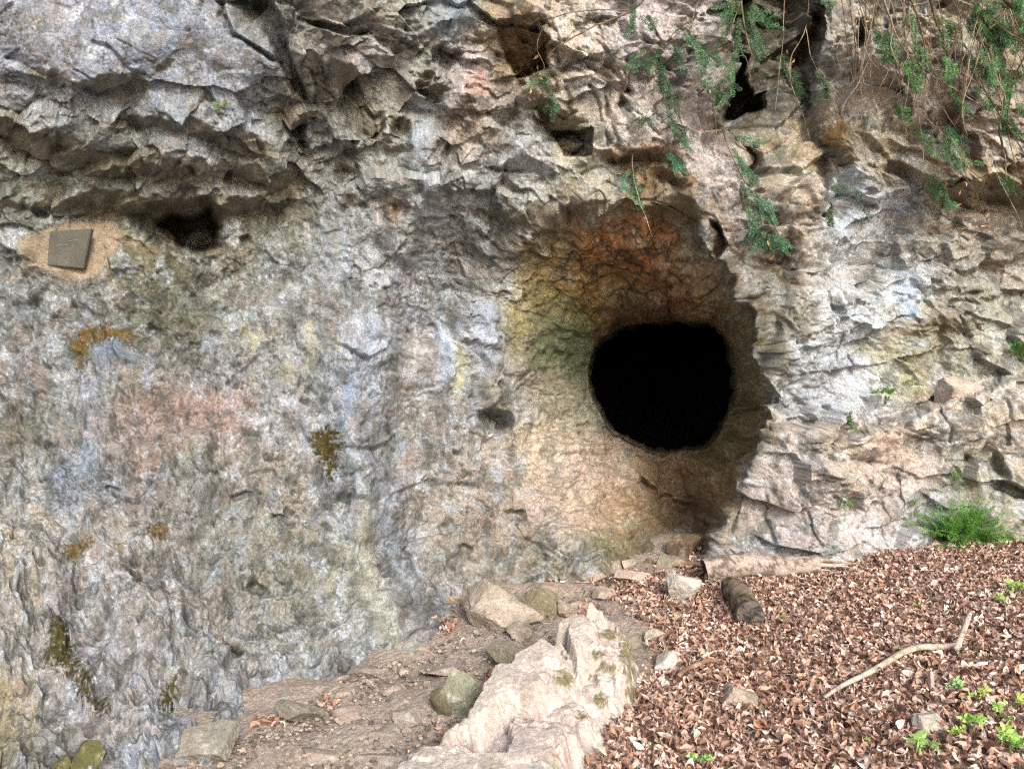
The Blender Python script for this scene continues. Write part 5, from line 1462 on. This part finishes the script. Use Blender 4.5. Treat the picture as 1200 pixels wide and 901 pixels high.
hanging('dense dark yew spray hanging in front of the black slit', [([(866, -28), (868, 5), (874, 40), (882, 66)], .006, .002), ([(868, 0), (858, 30), (852, 50)], .003, .001), ([(872, 20), (890, 45), (896, 62)], .003, .001), ([(880, 90), (872, 64), (850, 80)], .003, .0012)],
        [[(864, 0), (856, 22), (850, 46)], [(868, -5), (860, 12), (846, 20)], [(868, 5), (880, 30), (886, 62)], [(872, 8), (890, 24), (904, 38)], [(874, 15), (888, 40), (893, 64)], [(866, 20), (864, 45), (858, 68)], [(870, -10), (884, 8), (896, 22)], [(876, 40), (882, 58), (878, 72)], [(860, 60), (858, 85), (856, 110)], [(856, -10), (848, 5), (838, 14)]],
        [(843, 58), (850, 62), (838, 100), (832, 108), (846, 50)], .22, 1)
hanging('thin yew twig with drooping sprays left of the black slit', [([(824, -28), (818, 0), (808, 28), (803, 44)], .003, .0015), ([(803, 28), (785, 42), (772, 55)], .003, .0015), ([(772, 55), (768, 90), (764, 120), (748, 150)], .003, .001)],
        [[(800, 32), (815, 55), (828, 76)], [(808, 40), (820, 60), (832, 78)], [(772, 52), (766, 70), (756, 82)], [(770, 60), (775, 85), (784, 110)], [(776, 90), (782, 108), (786, 122)], [(768, 40), (762, 30), (752, 26)], [(760, 62), (752, 74), (745, 82)], [(818, 92), (830, 102), (842, 118)], [(790, 50), (800, 68), (796, 88)]],
        [(783, 116), (815, 96)], .2, 2, (46, 84, 54))
hanging('dark crooked twig with sprays over the cream blocks', [([(825, 105), (812, 115), (790, 132), (762, 156)], .003, .0012), ([(828, 106), (836, 130), (838, 160), (842, 185)], .0025, .001)],
        [[(782, 120), (786, 140), (800, 160)], [(784, 135), (792, 150), (802, 166)], [(748, 150), (758, 140), (770, 132)], [(786, 150), (796, 160), (804, 172)], [(838, 100), (842, 110), (844, 122)]], [(826, 104), (833, 120)], .16, 3, (44, 80, 50))
hanging('bare dark branch curving in from the top above the cave', [([(775, -28), (745, 8), (715, 22), (690, 34), (655, 55), (642, 70)], .005, .0015), ([(735, 12), (700, 12), (660, 18), (638, 36), (632, 60), (640, 84), (624, 112)], .0025, .0012)],
        [[(742, 10), (741, 22), (742, 34)], [(640, 80), (646, 104), (656, 132)], [(638, 84), (628, 96), (620, 104)]], [(628, 68), (630, 80), (622, 108), (620, 116), (634, 92)], .2, 4)
hanging('single yew tip and pale twig dangling over the cave arch', [([(744, 150), (742, 190), (745, 215), (752, 240), (762, 262), (768, 278)], .003, .0012), ([(760, 262), (756, 250), (757, 244)], .0015, .001)],
        [[(736, 200), (744, 218), (750, 234)], [(738, 208), (742, 222), (744, 236)], [(776, 176), (790, 186), (806, 204)]], [(757, 256)], .12, 5, (52, 100, 72), bark=(186, 168, 140))
hanging('long trailing yew spray beside the right rim of the cave', [([(846, 150), (858, 185), (872, 215), (890, 240), (908, 268), (924, 296)], .003, .001), ([(866, 206), (874, 240), (880, 270)], .002, .001)],
        [[(862, 165), (878, 168), (892, 174)], [(860, 178), (872, 198), (884, 214)], [(868, 208), (880, 226), (890, 246)], [(880, 222), (896, 246), (906, 264)], [(890, 244), (906, 268), (918, 288)], [(900, 262), (914, 280), (926, 298)], [(878, 252), (892, 274), (906, 296)], [(874, 240), (882, 258), (880, 278)], [(884, 262), (890, 282), (886, 300)]],
        [(900, 285), (905, 302), (872, 246)], .12, 6, (48, 88, 60))
hanging('two pale bare runners hanging down the dark recess', [([(919, -28), (920, 10), (918, 50), (914, 90), (910, 134)], .0025, .0012), ([(948, -20), (946, 30), (930, 66), (932, 100), (945, 138), (955, 175), (958, 220), (958, 250)], .003, .0012), ([(945, 35), (952, 70), (962, 90), (975, 104)], .002, .001)],
        [[(916, 62), (920, 80), (930, 96)], [(930, 80), (934, 100), (936, 124)], [(958, 86), (966, 100), (968, 116)], [(960, 2), (972, 4), (980, 2)]], [(922, 62), (930, 72), (950, 95), (936, 50)], .14, 7, bark=(178, 160, 132))
hanging('thin dark twig trailing low across the pale wall right of the cave', [([(958, 200), (956, 250), (968, 275), (990, 292), (1012, 302)], .002, .0008), ([(985, 225), (1010, 232), (1035, 230)], .0015, .0008)],
        [[(986, 215), (996, 222), (1004, 230)], [(972, 236), (974, 262), (980, 286)], [(1010, 240), (1016, 252), (1022, 256)]], (), .1, 8, (50, 78, 56))
hanging('bare twig bearing orange dry leaves under the right overhang', [([(1105, 150), (1118, 192), (1140, 222), (1158, 262), (1180, 300)], .003, .0012), ([(1070, 205), (1082, 216), (1100, 242), (1120, 258), (1130, 300)], .0025, .001), ([(1098, 242), (1090, 265), (1086, 290)], .0015, .0008)],
        [[(1108, 152), (1120, 172), (1136, 198)], [(1106, 162), (1112, 180), (1124, 196)], [(1100, 206), (1108, 226), (1114, 246)], [(1095, 200), (1098, 214), (1104, 228)], [(1112, 150), (1126, 166), (1134, 180)]],
        [(1107, 217), (1132, 215), (1125, 226), (1138, 228), (1124, 240), (1142, 240), (1128, 256), (1143, 258), (1157, 252), (1126, 268), (1130, 272), (1158, 258), (1123, 290), (1142, 276), (1110, 266), (1161, 265), (1152, 265)], .3, 9, (50, 96, 60))
tang = [
 ('long straight bare twig crossing the tan blocks at top right', [([(1058, -28), (1061, 30), (1066, 80), (1076, 130), (1084, 200)], .004, .0015), ([(1066, 80), (1050, 110), (1046, 135)], .002, .001), ([(1076, 130), (1098, 150), (1120, 165)], .002, .001)], [[(1076, 150), (1084, 164), (1092, 176)], [(1046, 120), (1052, 130), (1060, 138)]], []),
 ('dark bent twig beside the long straight one at top right', [([(1060, -20), (1078, 30), (1086, 70), (1085, 100), (1075, 118)], .004, .0015), ([(1086, 70), (1100, 92), (1118, 110)], .002, .001)], [], []),
 ('slanting pale twig running from top center right to the right edge', [([(1028, -28), (1046, 30), (1064, 65), (1090, 88), (1128, 112), (1152, 124)], .0045, .002), ([(1046, 30), (1042, 60), (1058, 90), (1068, 116)], .0025, .001), ([(1064, 65), (1085, 66), (1104, 60)], .0018, .001)], [], [(1015, 26)]),
 ('slanting brown branch high in the right corner tangle', [([(1085, -20), (1102, 40), (1118, 78), (1150, 100), (1176, 136), (1210, 190)], .006, .0025), ([(1118, 78), (1124, 100), (1128, 130)], .002, .001), ([(1102, 40), (1124, 50), (1140, 66)], .002, .001)], [[(1096, 22), (1112, 30), (1126, 40)], [(1140, 66), (1152, 80), (1164, 98)], [(1150, 88), (1164, 92), (1180, 102)]], [(1124, 12)]),
 ('thick brown branch cutting across the very top right corner', [([(1150, -28), (1175, -4), (1196, 12), (1240, 34)], .012, .009), ([(1160, -14), (1158, 20), (1160, 60), (1172, 110), (1176, 140)], .005, .002), ([(1148, 10), (1178, 36), (1206, 52)], .005, .003)],
  [[(1136, 6), (1152, 14), (1168, 14)], [(1150, 14), (1166, 26), (1182, 26)], [(1160, 28), (1174, 42), (1188, 44)], [(1150, 30), (1162, 40), (1172, 54)], [(1176, 36), (1186, 48), (1192, 60)], [(1140, -6), (1160, 4), (1184, 8)], [(1154, 44), (1166, 52), (1176, 50)]], [(1189, 40)]),
 ('arching twig with green sprays at the right edge', [([(1240, 20), (1205, 60), (1185, 100), (1180, 150), (1190, 200)], .004, .0015), ([(1185, 100), (1170, 120), (1165, 150)], .002, .001), ([(1205, 60), (1185, 58), (1172, 66)], .002, .001)], [[(1185, 110), (1176, 126), (1178, 146)], [(1196, 80), (1188, 96), (1176, 104)], [(1180, 140), (1192, 152), (1204, 162)], [(1172, 74), (1180, 90), (1184, 110)], [(1190, 120), (1200, 132), (1212, 140)], [(1168, 64), (1162, 80), (1166, 98)]], []),
 ('grey lichen covered twig hanging near the right edge', [([(1180, 100), (1172, 150), (1178, 180), (1180, 214)], .005, .003), ([(1166, 190), (1170, 210), (1188, 240), (1204, 280)], .0035, .0015), ([(1168, 205), (1182, 222), (1184, 230)], .002, .001)], [[(1176, 206), (1182, 218), (1184, 228)]], []),
 ('curtain of fine bare twigs hanging at top right of the dark recess', [([(990, -28), (998, 20), (1004, 60), (1002, 95)], .003, .001), ([(1012, -20), (1014, 30), (1020, 70), (1022, 112)], .0025, .001), ([(1002, -10), (1020, 24), (1036, 40)], .002, .001), ([(984, -10), (992, 60), (996, 100), (1008, 150), (1010, 190)], .0022, .001), ([(1040, -20), (1022, 20), (1018, 50)], .003, .001)], [], [(1014, 24), (1020, 40)]),
]
for i, (lab, st, spv, dr_) in enumerate(tang):
    hanging(lab, st, spv, dr_, .32 + .05 * (i % 3), 20 + i, (54, 98, 50), bark=((150, 134, 112), (110, 92, 74), (172, 156, 132), (124, 102, 80))[i % 4])
# finer bare shoots that fill the tangle: each belongs to one of three bushy branches
for g_, (lab, u0, u1) in enumerate((('tangled bundle of fine bare shoots left in the top right corner', 1000, 1080), ('tangled bundle of fine bare shoots in the middle of the top right corner', 1080, 1150), ('tangled bundle of fine bare shoots at the outer top right corner', 1140, 1225))):
    st = []
    for k_ in range(30):
        x0 = random.uniform(u0, u1); y0 = random.uniform(-28, 60); L_ = random.uniform(50, 150); sl = random.uniform(-.5, .7)
        st.append(([(x0, y0), (x0 + sl * L_ * .35, y0 + L_ * .4), (x0 + sl * L_ * .6 + random.uniform(-8, 8), y0 + L_ * .75), (x0 + sl * L_ * .7 + random.uniform(-12, 12), y0 + L_)], random.uniform(.0015, .0028), .0008))
    spv = []
    for k_ in range(9):
        x0 = random.uniform(u0 + 20, u1); y0 = random.uniform(-10, 110); spv.append([(x0, y0), (x0 + 8, y0 + 14), (x0 + random.uniform(4, 20), y0 + 30)])
    hanging(lab, st, spv, [], .36, 60 + g_, (56, 100, 52), name='shoot_bundle', bark=((168, 152, 130), (128, 110, 90), (184, 168, 144))[g_])

def tuft(label, p, size, n, base, seed, name='small_plant', up=(0, -0.5, 0.9), spread=1.0, wid=.22, cat='plant'):
    r = np.random.default_rng(seed); p = np.asarray(p, float); up = np.asarray(up, float); up /= np.linalg.norm(up)
    root = empty(name, tuple(p), label=label, cat=cat)
    for i in range(n):
        d = up + r.normal(0, spread * .6, 3); d /= np.linalg.norm(d)
        L_ = size * r.uniform(.5, 1.1)
        mid = p + d * L_ * .55; tip = p + d * L_ + np.array([0, 0, -.22 * L_])
        tv, tq, tt = tube(smooth_path([p, mid, tip], 3), np.linspace(.0016, .0006, 7), 4)
        ms = MB(); ms.add(tv, tq, tt, lin(rgb(96, 110, 60))); stalk = ms.build('stalk', M_GREEN, root, False, p)
        mb = MB()
        for t_ in np.linspace(.45, 1.0, 4):
            c0 = p + (mid - p) * min(t_ / .55, 1) + (tip - mid) * max(0, (t_ - .55) / .45)
            for sg in (-1, 1):
                ax = np.cross(d, np.array([0, -1, .2]) + r.normal(0, .3, 3)); ax /= np.linalg.norm(ax) + 1e-9
                ld = ax * sg * .8 + d * .6 + r.normal(0, .15, 3); ld /= np.linalg.norm(ld)
                nn = np.cross(ld, d) + r.normal(0, .2, 3); nn /= np.linalg.norm(nn) + 1e-9
                wv_ = np.cross(ld, nn); wv_ /= np.linalg.norm(wv_) + 1e-9
                ll = L_ * .38 * r.uniform(.7, 1.2)
                q_ = np.array([c0, c0 + ld * ll * .5 + wv_ * ll * wid, c0 + ld * ll, c0 + ld * ll * .5 - wv_ * ll * wid])
                mb.add(q_, [[0, 1, 2, 3]], None, lin(rgb(*base)) * r.uniform(.6, 1.5))
        mb.build('leaflets', M_GREEN, stalk, False, p)
    return root
def wp(u, v, off=.035): return np.array(wall_pt(u, v, off))
tuft('leafy green tuft rooted on the wall above the bench end', wp(1038, 474), .14, 12, (84, 118, 62), 1)
tuft('small green fern at the inner end of the bench crack', wp(988, 498), .12, 10, (80, 112, 56), 2, up=(.4, -.5, .6))
tuft('dark green fern clump on the wall at the right edge', wp(1190, 416), .15, 18, (70, 108, 58), 3)
tuft('tiny green tuft on the bench face above the leaves', wp(986, 592), .075, 9, (92, 128, 66), 4)
tuft('small bright tuft in a crack above the green bush', wp(1118, 562), .08, 10, (96, 136, 74), 5)
tuft('tiny tuft left of the green bush', wp(1072, 592), .05, 7, (92, 130, 70), 6)
tuft('small fern under the wet crack at the far right', wp(1176, 548), .07, 8, (84, 118, 66), 7)
tuft('tiny plant on the pale overhang at upper left', wp(262, 128), .06, 6, (104, 124, 66), 8)
tuft('small sprig on the wall between bench fern and tuft', wp(1068, 452), .07, 7, (110, 124, 70), 9)
# yew bush at the foot of the bench
bp_ = np.array(gpt(1126, 637)); bp_[2] -= .01
bush = empty('yew_bush', tuple(bp_), label='small bushy green yew growing where leaf slope meets the bench', cat='bush')
for i in range(105):
    r = np.random.default_rng(700 + i)
    a_ = r.uniform(-.1, math.pi + .1); el = r.uniform(.05, 1.25); L_ = r.uniform(.2, .38)
    d = np.array([math.cos(a_) * math.cos(el) * 1.25, -abs(math.sin(a_)) * math.cos(el) * .8, math.sin(el) * .95])
    mid = bp_ + d * L_ * .6; tip = bp_ + d * L_ + np.array([.03 * r.normal(), 0, -.05])
    pa = smooth_path([bp_, mid, tip], 5)
    mb = MB(); tv, tq, tt = tube(pa, np.linspace(.003, .001, len(pa)), 4); mb.add(tv, tq, tt, lin(rgb(96, 92, 52)))
    needle_spray(mb, pa[3:], ln=.026, wd=.0036, base=(96, 146, 66), seed=800 + i, flat=(r.normal(0, .4), -.4, 1))
    for k_ in range(3):
        j = r.integers(4, len(pa) - 1); e = pa[j] + (d + r.normal(0, .5, 3)) * L_ * .3
        needle_spray(mb, smooth_path([pa[j], (pa[j] + e) / 2, e], 3), ln=.024, wd=.0036, base=(108, 160, 72), seed=900 + i * 4 + k_, flat=(r.normal(0, .4), -.4, 1))
    mb.build('needle_spray', M_NEEDLE, bush, False, bp_)
# seedlings among the leaves, bottom right
seeds = [(1083, 888, .16, 7, (150, 186, 118), 'pale green seedling beside the pale flat stone'),
 (1150, 825, .12, 6, (170, 200, 96), 'yellow green seedling below the end of the curved stick'),
 (1140, 862, .13, 7, (140, 184, 92), 'bright seedling clump in the lower right leaves'),
 (1172, 850, .14, 8, (150, 190, 100), 'bright seedling near the right edge of the leaves'),
 (1190, 835, .12, 6, (176, 204, 100), 'yellowish seedling at the right edge of the leaves'),
 (1122, 815, .10, 5, (140, 184, 120), 'small bluish green seedling under the curved stick'),
 (1178, 884, .14, 7, (160, 200, 110), 'pale seedling in the bottom right corner'),
 (1118, 872, .10, 5, (156, 192, 92), 'little seedling between the flat stone and the bright clump'),
 (1190, 700, .16, 10, (150, 180, 100), 'feathery green seedling at the right edge of the upper slope'),
 (1170, 712, .11, 6, (150, 176, 110), 'faint seedling beside the feathery one on the upper slope'),
 (860, 822, .06, 3, (130, 170, 118), 'two tiny bluish leaves beside the rounded pinkish stone'),
 (1072, 716, .045, 3, (170, 196, 70), 'single yellow green leaf standing in the upper leaves'),
 (1052, 768, .04, 3, (170, 190, 90), 'tiny yellow sprout left of the curved stick'),
 (822, 903, .08, 4, (130, 180, 100), 'small green sprout at the bottom edge in the leaves'),
 (1016, 880, .05, 4, (130, 160, 80), 'tiny green sprout left of the pale seedling'),
 (562, 826, .04, 4, (170, 180, 60), 'yellow green sprig behind the greenish upright stone'),
 (920, 732, .05, 4, (120, 140, 80), 'faint green sprig in the leaves below the long log'),
 (980, 682, .05, 4, (140, 150, 80), 'small sprig in front of the torn end of the long log')]
for i, (u, v, sz, n, bs, lab) in enumerate(seeds):
    p = gpt(u, v); tuft(lab, (p.x, p.y, p.z + .03), sz * .62, n, bs, 60 + i, 'seedling', (0, -.15, .8), 1.3, .26, 'seedling')
print('done', round(time.time() - T0, 1), 'objects', len(bpy.data.objects))
